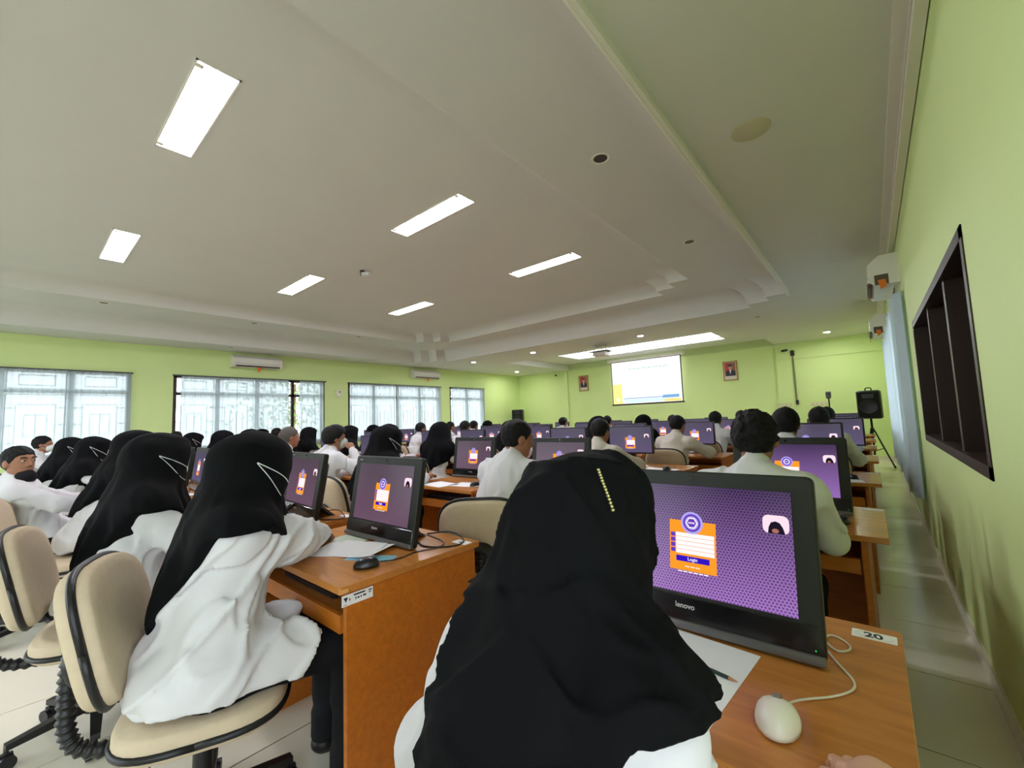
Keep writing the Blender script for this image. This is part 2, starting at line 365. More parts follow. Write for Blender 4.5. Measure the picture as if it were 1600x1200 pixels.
for wi, (y0, y1) in enumerate(WINS):
    m = MB(); fx = XL-.06; t = .06
    m.b6(fx-.05, fx+.05, y0, y0+t, WZ0, WZ1); m.b6(fx-.05, fx+.05, y1-t, y1, WZ0, WZ1); m.b6(fx-.05, fx+.05, y0, y1, WZ0, WZ0+t); m.b6(fx-.05, fx+.05, y0, y1, WZ1-.04, WZ1)
    m.b6(fx-.03, fx+.03, y0, y1, 2.06, 2.12); nb = max(2, round((y1-y0)/.8))
    for i in range(1, nb): yy = y0+(y1-y0)*i/nb; m.b6(fx-.03, fx+.03, yy-.035, yy+.035, WZ0, WZ1)
    w = struct(obj('window_%d' % (wi+1), m, DARKW), WL[wi])
    for i in range(nb):
        ya = y0+(y1-y0)*i/nb+.03; yb = y0+(y1-y0)*(i+1)/nb-.03
        obj('pane', MB().b6(fx-.004, fx+.004, ya, yb, WZ0+.05, 2.06), GLASS, w); obj('pane', MB().b6(fx-.004, fx+.004, ya, yb, 2.12, WZ1-.03), GLASS, w)
        b = MB(); gx = fx-.09; ym = (ya+yb)/2       # ornamental security bars: nested rectangles
        for s0, za, zb in ((.02, WZ0+.04, 2.04), (.14, 1.12, 1.86), (.24, 1.3, 1.68), (.02, 2.14, 2.43), (.16, 2.2, 2.38)):
            for yy in (ya+s0, yb-s0): b.b6(gx-.008, gx+.008, yy-.008, yy+.008, za, zb)
            for zz in (za, zb): b.b6(gx-.008, gx+.008, ya+s0, yb-s0, zz-.008, zz+.008)
        for zz in (1.2, 1.5, 1.8): b.b6(gx-.008, gx+.008, ya, ya+.14, zz-.008, zz+.008); b.b6(gx-.008, gx+.008, yb-.14, yb, zz-.008, zz+.008)
        b.b6(gx-.008, gx+.008, ym-.008, ym+.008, 1.3, 1.68)
        obj('security_bars', b, WHITE, w)
    obj('curtain_track', MB().b6(XL+.005, XL+.06, y0-.02, y1+.02, WZ1-.012, WZ1+.012), GREYP, w)
CP = [[(-1.75, -.6), (-.62, .62), (.6, 1.5)], [(2.26, 3.3), (3.28, 4.42), (4.66, 5.3)], [(6.02, 6.9), (6.88, 7.52), (7.55, 8.6), (8.58, 9.26)], [(9.73, 10.5), (10.48, 11.34)]]
CLB = ['beside the man who looks back', 'under the larger air conditioner', 'under the smaller air conditioner', 'in the narrowest window']
ORD = ['first', 'second', 'third', 'fourth', 'fifth', 'sixth', 'seventh', 'eighth', 'ninth']
for wi, cs in enumerate(CP):
    for ci, (a, b) in enumerate(cs):
        o = link('sheer_curtain', folded(a, b, .86, WZ1-.01, XL+.045+.012*(ci % 2), .012, .085, wi*10+ci).mesh('sheer_curtain', CURT, True, recalc=False))
        tag(o, 'sheer aqua curtain, %s panel from the front, %s' % (ORD[len(cs)-1-ci], CLB[wi]), 'curtain', 'sheer curtains on the window wall')
# foliage outside the curtain gap
def outside_tree(x, y, label, seed):
    t = empty('tree', (x, y, 0)); rnd = random.Random(seed)
    obj('trunk', MB().tube([(0, 0, 0), (.05, .04, 1.2), (0, .1, 2.6)], lambda q: .09-.05*q, 8, 1), mat('bark', (110,84,62), .9), t, True)
    lf = MB()
    for i in range(700):
        c = Vector((rnd.gauss(0, .5), rnd.gauss(0, .75), rnd.uniform(.9, 3.6))); a = Vector((rnd.gauss(0, 1), rnd.gauss(0, 1), rnd.gauss(0, 1))).normalized()*.09; b = a.orthogonal().normalized()*.035
        lf.quad(c-a, c+b, c+a, c-b)
    tag(obj('foliage', lf, mat('leaf_green', (120,150,60), .6), t), kind='stuff'); tag(t, label, 'tree')
outside_tree(-13.2, 5.4, 'leafy tree outside the gap in the widest curtained window', 3)
struct(obj('ground_outside_back', MB().b6(-30, 10, -25, YB-.2, -.2, -.1), mat('pale_paving', (190,186,176), .9)), 'pale paved terrace behind the added glass doors')
struct(obj('ground_outside', MB().b6(-30, XL-.32, YB-.2, 25, -.2, -.1), mat('pale_paving', (190,186,176), .9)), 'pale paved yard outside the windows')

# ------------------------------------------------------------------ right wall: dark window, curtained window
y0, y1, z0, z1 = RW0; m = MB()  # out-of-view doors added to light the near figures from the right
for i in range(6): yy = y0+(y1-y0)*i/5; m.b6(XR+.02, XR+.1, max(y0, yy-.035), min(y1, yy+.035), z0, z1)
for zz in (z0, 2.0, z1-.06): m.b6(XR+.02, XR+.1, y0, y1, zz, zz+.06)
w0 = struct(obj('window_10', m, DARKW), 'wide glazed doors added for daylight, unseen, in the aisle wall behind the camera')
for i in range(5): obj('pane', MB().b6(XR+.056, XR+.064, y0+(y1-y0)*i/5+.03, y0+(y1-y0)*(i+1)/5-.03, z0+.05, z1-.05), GLASS, w0)
struct(obj('ground_outside_right', MB().b6(XR+.16, 20, YB-.2, 25, -.2, -.1), mat('pale_paving', (190,186,176), .9)), 'pale paved strip outside the aisle wall')
y0, y1, z0, z1 = RW
m = MB(); fx0, fx1 = XR-.005, XR+.13; t = .05
m.b6(XR+.135, XR+.15, y0-.02, y1+.02, z0-.02, z1+.02); m.b6(fx0, fx1, y0, y0+t, z0, z1); m.b6(fx0, fx1, y1-t, y1, z0, z1); m.b6(fx0, fx1, y0, y1, z0, z0+t); m.b6(fx0, fx1, y0, y1, z1-t, z1)
w5 = struct(obj('window_5', m, DARKW), 'dark timber window in the green wall beside the aisle')
ys = [y0+t, 2.33+.78, 2.33+1.6, y1-t]
for yy in ys[1:-1]: obj('mullion', MB().b6(XR+.015, XR+.13, yy-.03, yy+.03, z0+t, z1-t), DARKW, w5)
DG = mat('dark_glass', (12,9,9), .12, .4)
for a, b in zip(ys, ys[1:]): obj('pane', MB().b6(XR+.105, XR+.115, a, b, z0+t, z1-t), DG, w5)
y0, y1, z0, z1 = RW2
m = MB(); m.b6(XR+.02, XR+.12, y0, y0+t, z0, z1); m.b6(XR+.02, XR+.12, y1-t, y1, z0, z1); m.b6(XR+.02, XR+.12, y0, y1, z0, z0+t); m.b6(XR+.02, XR+.12, y0, y1, z1-t, z1)
for i in range(1, 4): yy = y0+(y1-y0)*i/4; m.b6(XR+.03, XR+.1, yy-.03, yy+.03, z0, z1)
w6 = struct(obj('window_6', m, DARKW), 'window behind the pale blue curtain')
for i in range(4): obj('pane', MB().b6(XR+.06, XR+.068, y0+(y1-y0)*i/4+.03, y0+(y1-y0)*(i+1)/4-.03, z0+.04, z1-.04), GLASS, w6)
o = link('curtain', folded(5.35, 9.9, .42, 2.36, XR-.06, .03, .32, 91, nz=3).mesh('curtain', CURTR, True, recalc=False))
tag(o, 'long pale blue curtain hanging on the green wall by the loudspeaker', 'curtain')
obj('curtain_rod', MB().cyl((0, -2.35, 0), (0, 2.35, 0), .012, n=10), CHROME, o, True, (XR-.06, 7.62, 2.38))

# ------------------------------------------------------------------ ceiling lamps
LAMPM = emat('lamp_glow', (250,244,255), LAMP)
def troffer(x, y, label):
    t = empty('fluorescent_light', (x, y, Z3)); m = MB(); hx, hy = .6, .125
    m.b6(-hx, hx, -hy, -hy+.012, -.006, .07); m.b6(-hx, hx, hy-.012, hy, -.006, .07); m.b6(-hx, -hx+.012, -hy, hy, -.006, .07); m.b6(hx-.012, hx, -hy, hy, -.006, .07)
    obj('frame', m, WHITE, t)
    obj('diffuser', MB().b6(-hx+.012, hx-.012, -hy+.05, hy-.012, -.004, -.001), LAMPM, t)
    obj('reflector', MB().b6(-hx+.012, hx-.012, -hy+.012, -hy+.046, -.004, -.001), LAMPM, t)
    for s in (-1, 1): obj('clip', MB().b6(s*(hx-.05)-.02, s*(hx-.05)+.02, -hy+.012, -hy+.05, -.008, -.0045), CREAMP, t)
    tag(t, label, 'light', 'recessed fluorescent lights')
LL = [('second', -3.62), ('first', -6.95)]
for x, who in ((-3.62, 'on the side of the aisle wall'), (-6.95, 'on the side of the curtained windows')):
    for y, row in ((.78, 'largest recessed fluorescent light'), (2.97, 'middle recessed fluorescent light'), (5.14, 'recessed fluorescent light closest to the projection screen'), (-1.4, 'recessed fluorescent light behind the camera')):
        troffer(x, y, row+' '+who)
DOWNM = emat('downlight_glow', (255,255,250), DOWN); DARKIN = mat('downlight_dark_inside', (62,60,54), .3, .5)
def downlight(x, y, z, lit, label, r=.055):
    t = empty('downlight', (x, y, z))
    obj('ring', MB().lathe([(r, .0), (r+.016, -.006), (r+.02, -.002), (r+.02, .004), (r, .004)], n=24), WHITE, t, 40)
    obj('lamp' if lit else 'reflector', MB().lathe([(r, -.002), (r*.6, .0 if lit else .03), (.002, .0 if lit else .035)][::-1] if not lit else [(.001, -.003), (r, -.002), (r, .004)], n=24), DOWNM if lit else DARKIN, t, 40)
    tag(t, label, 'downlight', 'lit downlights' if lit else 'unlit downlights')
for x, y, z, l, s in [(-1.52, 3.03, Z2, 0, 'unlit downlight with the largest dark opening, on the white tray band'), (-1.54, 5.31, Z2, 0, 'unlit downlight on the white tray band near the notched corner'),
    (-9.17, .88, Z2, 0, 'unlit downlight over the window wall, above the first curtained window'), (-9.18, 3.04, Z2, 0, 'unlit downlight over the window wall, above the larger air conditioner'), (-9.12, 5.24, Z2, 0, 'unlit downlight over the window wall, toward the smaller air conditioner'),
    (-10.4, 3.0, HC, 0, 'unlit downlight on the lowest ceiling band just above the larger air conditioner'), (-1.51, 9.12, HC, 0, 'unlit downlight on the ceiling in front of the alcove'),
    (-6.81, 9.0, HC, 1, 'lit downlight before the alcove, beside the projector'), (-9.05, 8.97, HC, 1, 'lit downlight above the far end of the window wall'), (-9.97, 12.14, HC, 1, 'lit downlight in the corner over the far black loudspeaker'),
    (-3.85, 9.12, HC, 1, 'lit downlight before the alcove, above the projection screen'), (-.66, 12.34, HC, 1, 'lit downlight over the camera tripod')]:
    downlight(x, y, z, l, s)
t = obj('ceiling_speaker', MB().lathe([(.001, -.004), (.085, -.006), (.1, -.008), (.105, 0)], n=28), [mat('speaker_mesh_olive', (112,113,84), .8)], None, 50, (-.44, 2.97, HC)); tag(t, 'round olive speaker grille set flat in the ceiling', 'speaker')
obj('rim', MB().lathe([(.1, -.009), (.112, -.004), (.112, 0), (.1, 0)], n=28), mat('speaker_rim', (196,190,160), .5), t, 40)
t = empty('ceiling_camera', (-5.67, 3.33, Z3)); obj('base', MB().lathe([(.035, 0), (.035, -.02), (.02, -.03)], n=16), GREYP, t, 40); obj('body', MB().cyl((0, 0, -.05), (.13, .05, -.06), .03, n=16), mat('camera_white', (210,215,220), .4), t, 40); obj('lens', MB().cyl((-.015, -.006, -.049), (.0, 0, -.05), .026, n=16), BLACKG, t, 40)
tag(t, 'small bullet camera fixed on the white ceiling between the lights', 'camera')
# stage cove tubes inside the coffer
TUBEM = emat('cove_tube_glow', (240,244,255), 130)
for i in range(3):
    t = empty('cove_light', (-6.6+i*1.5, 12.38, ZA+.05)); obj('batten', MB().b6(-.7, .7, -.03, .03, -.02, .015), WHITE, t); obj('tube', MB().cyl((-.68, -.02, .035), (.68, -.02, .035), .014, n=10), TUBEM, t, True)
    tag(t, '%s glowing tube batten from the window side inside the ceiling coffer' % ORD[i], 'light', 'coffer tube lights')

# ------------------------------------------------------------------ front wall fittings
def portrait(x, z, label, cap):
    t = empty('framed_portrait', (x, YF+.055, z)); w, h = .19, .28; m = MB()
    m.b6(-w, w, -.03, 0, h-.03, h); m.b6(-w, w, -.03, 0, -h, -h+.03); m.b6(-w, -w+.03, -.03, 0, -h, h); m.b6(w-.03, w, -.03, 0, -h, h)
    obj('frame', m, mat('gilt_frame', (176,132,62), .4, .5), t)
    obj('mount', MB().b6(-w+.03, w-.03, -.014, -.002, -h+.03, h-.03), mat('portrait_mount', (214,206,196), .6), t)
    m = MB(); y = -.0155
    m.quad((-.14, y, -.15), (.14, y, -.15), (.14, y, .24), (-.14, y, .24)); m.cur = 1; m.quad((-.14, y-.0005, -.15), (-.03, y-.0005, -.15), (-.03, y-.0005, .24), (-.14, y-.0005, .24))
    m.cur = 2; m.add([(-.13, y-.001, -.15), (.13, y-.001, -.15), (.13, y-.001, -.02), (.06, y-.001, .03), (-.06, y-.001, .03), (-.13, y-.001, -.02)], [(0,1,2,3,4,5)])
    m.cur = 3; m.add([(-.03, y-.0015, .03), (.03, y-.0015, .03), (0, y-.0015, -.1)], [(0,1,2)]); m.cur = 4; m.disc((0, y-.002, .095), .048, 20, 'y', .062)
    m.cur = 2; m.add([(-.05, y-.0025, .125), (.05, y-.0025, .125), (.045, y-.0025, .185 if cap else .165), (-.045, y-.0025, .185 if cap else .165)], [(0,1,2,3)])
    obj('picture', m, [mat('portrait_brown', (150,96,70), .5), mat('portrait_red', (196,44,44), .5), mat('portrait_suit', (34,38,52), .5), mat('portrait_shirt', (230,220,220), .5), mat('portrait_face', (196,150,128), .5)], t)
    tag(t, label, 'picture')
portrait(-3.06, 2.47, 'gilt framed portrait of a man in a dark cap, beside the projection screen', True)
portrait(-7.98, 2.52, 'small gilt framed portrait of a bareheaded man in a dark suit', False)
t = empty('projection_screen', (-5.58, YF-.12, 0)); zc = 3.16
obj('roller_case', MB().rbox((0, 0, zc), (2.62, .1, .1), .03, 3, 'x'), mat('screen_case_white', (236,236,226), .4), t, 40)
m = MB(); z0, z1, hw = 1.66, 3.11, 1.19
m.b6(-hw, -hw+.03, -.008, .008, z0, z1); m.b6(hw-.03, hw, -.008, .008, z0, z1); m.b6(-hw, hw, -.008, .008, z1-.02, z1); obj('border', m, mat('screen_border', (58,50,46), .7), t)
obj('weight_bar', MB().rbox((0, 0, z0-.01), (2*hw+.05, .04, .05), .012, 2, 'x'), mat('screen_bar', (60,54,48), .5), t, 40)
pj = lambda n, c, s=1.0: emat('projected_'+n, c, s)
s = obj('projected_slide', MB().quad((-hw+.03, -.010, z0+.02), (hw-.03, -.010, z0+.02), (hw-.03, -.010, z1-.02), (-hw+.03, -.010, z1-.02)), pj('white', (255,255,254), 1.25), t)
m = MB(); y = -.0125; q = lambda a, b, c, d, yy=y: m.quad((a, yy, c), (b, yy, c), (b, yy, d), (a, yy, d))
q(-hw+.03, -.82, z0+.02, 2.35); m.cur = 1; q(-.78, hw-.12, z0+.17, z0+.2); q(.55, hw-.12, z0+.14, z0+.24, y-.001); m.cur = 2; q(-.74, .6, z0+.04, z0+.15); m.cur = 3; q(.6, hw-.06, z0+.03, z0+.11)
m.cur = 4; x = -.55
for i, ln in enumerate((.09, .14, .1, .2, .12, .22, .08, .16)): q(x, x+ln, 2.80+.008*(i % 2), 2.84); x += ln+.03
m.cur = 5; q(.68, .69, 2.62, 2.9); q(1.08, 1.09, 2.62, 2.9); q(.68, 1.09, 2.61, 2.62)
for i in range(4): q(.72+i*.085, .78+i*.085, 2.66, 2.67); q(.72+i*.085, .73+i*.085, 2.66, 2.76); q(.72+i*.085, .78+i*.085, 2.75, 2.76)
m.cur = 6; m.disc((-.98, y-.002, 1.82), .06, 20)
obj('slide_print', m, [pj('yellow', (255,240,150), 1.05), pj('blue', (130,180,226)), pj('pale_blue', (214,242,250), 1.1), pj('gold', (255,224,130), 1.05), pj('teal', (190,228,226)), pj('grey', (226,230,222)), pj('paper', (255,255,240), 1.2)], s)
tag(t, 'pull-down projection screen glowing white with a yellow sidebar', 'screen')
t = empty('projector', (-5.02, 9.45, 0))
for sx in (-.13, .13): obj('rod', MB().cyl((sx, 0, 2.9), (sx, 0, HC), .009, n=8), CHROME, t, True)
obj('cage', MB().b6(-.26, .26, -.2, .2, 2.885, 2.90).b6(-.16, .16, -.02, .02, 3.0, 3.012), mat('projector_bracket', (150,150,140), .4, metal=.6), t)
obj('body', MB().rbox((0, 0, 2.83), (.36, .28, .1), .02, 3, 'z'), mat('projector_body', (196,190,182), .4), t, 40)
obj('lens', MB().cyl((.08, .13, 2.83), (.08, .19, 2.83), .035, n=16), BLACKG, t, 40); tag(t, 'ceiling mounted projector on a metal bracket before the alcove', 'projector')
def cctv(x, z, s, label):
    t = empty('security_camera', (x, YF-.05 if x > -3 else YF-.04, z)); obj('mount', MB().b6(-.02, .02, 0, .05, -.02, .02), WHITE, t); obj('body', MB().cyl((0, .02, 0), (.09*s, -.13, -.03), .03, n=14), BLACKP, t, 40); tag(t, label, 'camera')
cctv(-1.62, 2.88, -1, 'black security camera on the front wall above the conduit'); cctv(-9.15, 2.93, 1, 'tiny black security camera in the far corner of the alcove')
m = MB(); m.b6(-1.52, -1.485, YF-.03, YF, 1.4, 2.86); o = obj('conduit', m, mat('conduit_paint', (120,118,80), .5)); tag(o, 'thin vertical conduit running down the front wall', 'conduit')
obj('junction_box', MB().rbox((-1.50, YF-.03, 2.78), (.09, .06, .14), .01, 2, 'y'), BLACKP, o); obj('plug', MB().rbox((-1.49, YF-.04, 1.46), (.06, .05, .12), .01, 2, 'y'), BLACKP, o)
for x, lb in ((-1.8, 'cream socket plate on the front wall beside the conduit'), (-1.02, 'cream socket plate on the front wall beside the camera tripod')):
    o = obj('socket_plate', MB().rbox((0, 0, 0), (.34, .016, .09), .012, 2, 'y'), mat('socket_cream', (210,206,170), .5), None, False, (x, YF-.008, 1.40)); tag(o, lb, 'socket')
    for i in (-1, 0, 1): obj('socket', MB().lathe([(.025, 0), (.025, -.004), (.018, -.006)], (i*.1, -.008, 0), 14, 'y'), CREAMP, o)
t = empty('wall_fragrance_dispenser', (XL, 5.72, 2.17)); obj('body', MB().rbox((.03, 0, 0), (.06, .11, .2), .03, 4, 'x'), WHITE, t, 40); obj('button', MB().lathe([(.02, .06), (.02, .066), (.001, .068)], (0, 0, .04), 14, 'x'), GREYP, t); tag(t, 'small white dispenser on the wall between two curtained windows', 'dispenser')

# ------------------------------------------------------------------ air conditioners (local: width along x, front -y)
def aircon(loc, rz, label, w=1.02, depth=.22, h=.28, rx=0, rs=1):
    t = empty('air_conditioner', loc, rz); m = MB(); prof = [(0, 0), (0, h), (-.12*depth/.2, h), (-depth, h*.72), (-depth, h*.25), (-depth*.82, 0)]
    n = len(prof); v = [(-w/2, a, b) for a, b in prof]+[(w/2, a, b) for a, b in prof]; m.add(v, [(i, (i+1) % n, n+(i+1) % n, n+i) for i in range(n)]+[tuple(range(n)), tuple(range(n, 2*n))])
    obj('body', m, AC, t)
    obj('front_seam', MB().b6(-w/2+.02, w/2-.02, -depth-.002, -depth+.004, h*.30, h*.315), GREYP, t)
    obj('air_outlet', MB().box((0, -depth*.93, h*.10), (w-.12, .012, h*.16), (R(-40), 0, 0)), mat('vent_dark', (86,74,60), .6), t)
    obj('flap', MB().box((0, -depth*.97, h*.17), (w-.14, .05, .006), (R(20), 0, 0)), AC, t)
    m = MB(); m.add([(rx+a*rs, -depth+b-.03*(rs-1), e*rs) for a, b, e in ((-.03, .01, .03), (.03, .01, .03), (.045, 0, -.05), (.02, -.006, -.11), (-.035, 0, -.09))], [(0,1,2,3,4)])
    if rx: obj('side_grille', MB().b6(w/2, w/2+.003, -depth*.80, -depth*.35, .0, h*.34), mat('vent_dark', (86,74,60), .6), t); obj('ribbon_tail', MB().add([(w/2+.004, -depth*.7, .05), (w/2+.004, -depth*.45, .05), (w/2+.006, -depth*.42, -.02), (w/2+.01, -depth*.62, -.05)], [(0,1,2,3)]), mat('orange_ribbon', (224,120,20), .6), t); m.add([(x, y+.004, z) for x, y, z in m.v[:5]], [(0,1,2,3,4)])
    obj('streamer', m, mat('orange_ribbon', (224,120,20), .6), t); tag(t, label, 'air conditioner', 'wall air conditioners')
aircon((XL, 3.68, 2.71), R(90), 'larger-looking air conditioner on the window wall, above the widest window', 1.04)
aircon((XL, 8.61, 2.71), R(90), 'smaller-looking air conditioner on the window wall, near the far corner', 1.05)
aircon((XR, 6.05, 2.50), R(-90), 'air conditioner above the near end of the pale blue curtain, orange ribbon below', .86, .24, .30, .34, 1.2)
aircon((XR, 9.3, 2.44), R(-90), 'air conditioner above the far end of the pale blue curtain', .86, .24, .30, .34, 1.2)
o = obj('pipe_trunking', MB().b6(XR-.05, XR-.005, -1, 6.05, 2.91, 2.95), WHITE); tag(o, 'white pipe trunking along the top of the green wall', 'trunking')

# ------------------------------------------------------------------ loudspeakers, tripods
def tripod(t, zt, spread, r, mtl, legtop):
    obj('pole', MB().cyl((0, 0, .25), (0, 0, zt), r, n=12), mtl, t, True)
    obj('collar', MB().cyl((0, 0, legtop-.04), (0, 0, legtop+.04), r*1.8, n=12), mtl, t, 40)
    for i in range(3):
        a = R(90+120*i+20); e = (spread*math.cos(a), spread*math.sin(a), .012)
        g = obj('leg', MB().tube([(r*math.cos(a)*1.5, r*math.sin(a)*1.5, legtop), e], r*.7, 8), mtl, t, True); obj('rubber_foot', MB().cyl((e[0], e[1], .0), (e[0], e[1], .04), r*1.1, n=10), BLACKP, g)
        obj('brace', MB().tube([(0, 0, legtop*.42), (e[0]*.5, e[1]*.5, legtop*.5)], r*.45, 6), mtl, t, True)
t = empty('speaker_stand', (-.03, 11.9, 0)); tripod(t, 1.02, .30, .02, BLACKP, .78); tag(t, 'black tripod stand carrying the loudspeaker by the pale blue curtain', 'speaker stand')
def loudspeaker(loc, rz, w, h, d, label):
    t = empty('loudspeaker', loc, rz); obj('cabinet', MB().rbox((0, 0, h/2), (w, d, h), .05, 4, 'z'), BLACKP, t, 40)
    obj('grille', MB().rbox((0, -d/2-.004, h/2), (w*.86, .012, h*.9), .04, 4, 'y'), mat('speaker_grille', (16,17,17), .7, .3, bump=.5, bscale=500), t, 40)
    obj('woofer', MB().lathe([(w*.33, -.012), (w*.36, -.016), (w*.38, -.010), (w*.34, 0)], (0, -d/2-.006, h*.42), 28, 'y'), BLACKP, t, 40); obj('horn', MB().rbox((0, -d/2-.012, h*.8), (w*.5, .012, h*.16), .02, 3, 'y'), BLACKP, t)
    tag(t, label, 'loudspeaker'); return t
t = loudspeaker((-.03, 11.9, 1.02), R(-6), .40, .60, .32, 'black loudspeaker on a tripod stand by the pale blue curtain')
obj('handle', MB().tube([(-.05, 0, .6), (-.05, 0, .66), (.05, 0, .66), (.05, 0, .6)], .012, 8, 1), BLACKP, t, True)
t = empty('speaker_stand', (-10.55, 12.8, 0)); tripod(t, 1.05, .33, .02, BLACKP, .75); tag(t, 'black stand under the far loudspeaker in the window corner', 'speaker stand')
loudspeaker((-10.55, 12.8, 1.05), R(25), .42, .62, .34, 'black loudspeaker in the far corner by the narrowest window')
t = empty('camera_tripod', (-.74, 12.2, 0)); tripod(t, 1.5, .4, .014, BLACKP, 1.15); tag(t, 'black camera tripod standing before the front wall', 'tripod')
t = empty('video_camera', (-.74, 12.2, 1.5)); obj('body', MB().rbox((0, 0, .09), (.1, .14, .14), .02, 3, 'x'), mat('camcorder_grey', (120,120,124), .4), t, 40); obj('lens', MB().cyl((0, -.07, .1), (0, -.14, .1), .04, n=16), BLACKG, t, 40); obj('mount_plate', MB().b6(-.04, .04, -.05, .05, 0, .022), BLACKP, t); tag(t, 'small grey video camera on the camera tripod', 'camera')
# tables with bits at the front by the loudspeaker
t = empty('lectern_table', (-.55, 11.0, 0)); obj('table_top', MB().b6(-.4, .4, -.25, .25, .70, .73), WOODT, t)
for a in (-.37, .37):
    for b in (-.22, .22): obj('leg', MB().b6(a-.02, a+.02, b-.02, b+.02, 0, .70), WOODS, t)
tag(t, 'small wooden table at the front beneath the camera tripod', 'table')

# ------------------------------------------------------------------ desks
ROWY = [.72+1.57*k for k in range(7)]                    # front edge of each row of desks
COLX = [(-.81, .01), (-2.20, -1.38), (-3.20, -2.38), (-4.82, -4.0), (-5.82, -5.0), (-7.44, -6.62), (-8.44, -7.62), (-10.06, -9.24)]   # desk ends, from the aisle wall
ROWN = ['nearest row', 'second row', 'third row', 'fourth row', 'fifth row', 'sixth row', 'front row']
COLN = ['at the aisle wall', 'second from the aisle wall', 'third from the aisle wall', 'fourth from the aisle wall', 'fifth from the aisle wall', 'sixth from the aisle wall', 'seventh from the aisle wall', 'next to the curtained windows']
DESKZ = .75
def desk_meshes(over):
    w, d = .82, .65; hx = w/2; P = hx-over
    return {'desk_top': MB().rbox((0, d/2, DESKZ-.0125), (w, d, .025), .006, 2, 'z', .002).mesh('desk_top', WOODT),
        'side_panel_r': MB().b6(P-.022, P, .03, d-.02, 0, DESKZ-.025).mesh('side_panel', WOODS), 'side_panel_l': MB().b6(-hx+.01, -hx+.032, .03, d-.02, 0, DESKZ-.025).mesh('side_panel', WOODS),
        'back_panel': MB().b6(-hx+.032, P-.022, d-.06, d-.042, .12, DESKZ-.025).mesh('back_panel', WOODS),
        'keyboard_tray': MB().b6(-hx+.04, P-.03, .035, .40, .622, .637).mesh('keyboard_tray', WOODT), 'apron': MB().b6(-hx+.04, P-.03, .022, .036, .585, .645).mesh('apron', WOODS)}
DM = {.07: desk_meshes(.07), .012: desk_meshes(.012)}
NUMSHEET = MB().rbox((0, 0, .0006), (.085, .045, .0012), .002, 1, 'z', .0003).mesh('number_card', PAPER)
def desk(c, k, extra=''):
    a, b = COLX[c]; o = empty('computer_desk', ((a+b)/2, ROWY[k], 0)); M_ = DM[.07 if c == 0 else .012]
    for n, me in M_.items(): link(n[:-2] if n.startswith('side_panel') else n, me, o)
    tag(o, 'orange-brown laminate computer desk, %s, %s' % (ROWN[k], COLN[c]), 'desk', 'computer desks in rows')
    card = link('number_card', NUMSHEET, o, (.41-.05-(.0), .59, DESKZ))
    return o, card
DESK = {}
for k in range(7):
    for c in range(8): DESK[c, k] = desk(c, k)
# the readable number card on the aisle desk of the nearest row and the inventory label on the next desk
dk, card = DESK[0, 0]
card.scale = (.95, .95, 1); INK = mat('black_ink', (26,26,28), .6); YEL = mat('yellow_print', (220,206,120), .6)
m = MB(); ring = [(.036*math.cos(2*math.pi*i/32), .019*math.sin(2*math.pi*i/32), 0) for i in range(33)]; m.tube(ring, .0006, 4); obj('oval_print', m, YEL, card, False, (0, 0, .0013))
text('number_print', '20', .036, INK, card, (0, -.001, .0014), (0, 0, 0), .0002, bold=.001, shear=-.1)
dk, card = DESK[1, 0]
lb = obj('inventory_label', MB().b6(0, .0012, 0, .115, 0, .036), PAPER, dk, False, (.4, .012, .682))
m = MB(); q = lambda a, b, c, d: m.quad((.0018, a, c), (.0018, b, c), (.0018, b, d), (.0018, a, d))
for a, b, c, d in ((.042, .085, .026, .031), (.048, .052, .012, .021), (.056, .063, .013, .019), (.067, .072, .013, .019), (.077, .088, .014, .020), (.098, .110, .026, .030), (.098, .107, .019, .022), (.006, .011, .004, .006), (.013, .017, .004, .006)): q(a, b, c, d)
m.add([(.0018, .006, .028), (.0018, .022, .028), (.0018, .014, .012)], [(0,1,2)]); m.cur = 1; m.add([(.0018, .025, .02), (.0018, .028, .024), (.0018, .031, .02), (.0018, .028, .012)], [(0,1,2,3)]); obj('label_print', m, [INK, mat('red_print', (150,40,60), .6)], lb)
m = MB(); [m.b6(-.012, .012, -.012, -.004, .0013, .0016), m.b6(-.012, .012, 0, .006, .0013, .0016)]; obj('number_print', m, INK, card)
obj('edge_tape', MB().b6(.41, .4112, .004, .03, DESKZ-.021, DESKZ-.008), mat('tan_tape', (214,160,100), .5), dk)

# ------------------------------------------------------------------ computers
CW, CH_, CD = .52, .378, .05
def card_mesh(y, bright=True):
    m = MB(); z0, z1, hw = .137, .257, .056
    q = lambda a, b, c, d, dy=0: m.quad((a, y-dy, c), (b, y-dy, c), (b, y-dy, d), (a, y-dy, d))
    q(-hw, hw, z0, z1); m.cur = 1
    for i in range(5): q(-hw+.016, hw-.004, z1-.030-.0102*i-.0091, z1-.030-.0102*i, .0006)
    m.cur = 2; q(-hw+.016, hw-.016, z1-.099, z1-.0855, .0006); m.cur = 3
    for i in range(4): q(-hw+.003, -hw+.014, z1-.031-.0125*i-.010, z1-.031-.0125*i, .0006)
    zc = z1-.004
    m.cur = 4; m.disc((0, y-.0010, zc), .027, 28); m.cur = 3; m.disc((0, y-.0014, zc), .0215, 28); m.cur = 4; m.disc((0, y-.0017, zc), .0165, 28); m.cur = 1; m.disc((0, y-.0020, zc), .0145, 6); m.cur = 3; m.disc((0, y-.0023, zc), .0115, 6); m.cur = 1
    for i in range(4): q(-.0075+i*.004, -.005+i*.004, zc-.002, zc+.002, .0026)
    for i in range(6): q(-.036+i*.0125, -.026+i*.0125, z0-.004, z0-.0015)
    for i in range(3): q(-.018+i*.0125, -.008+i*.0125, z0+.009, z0+.011, .0006)
    return m.mesh('login_card', [E_OR, E_WH, E_BL, E_VI, E_LA], recalc=False)
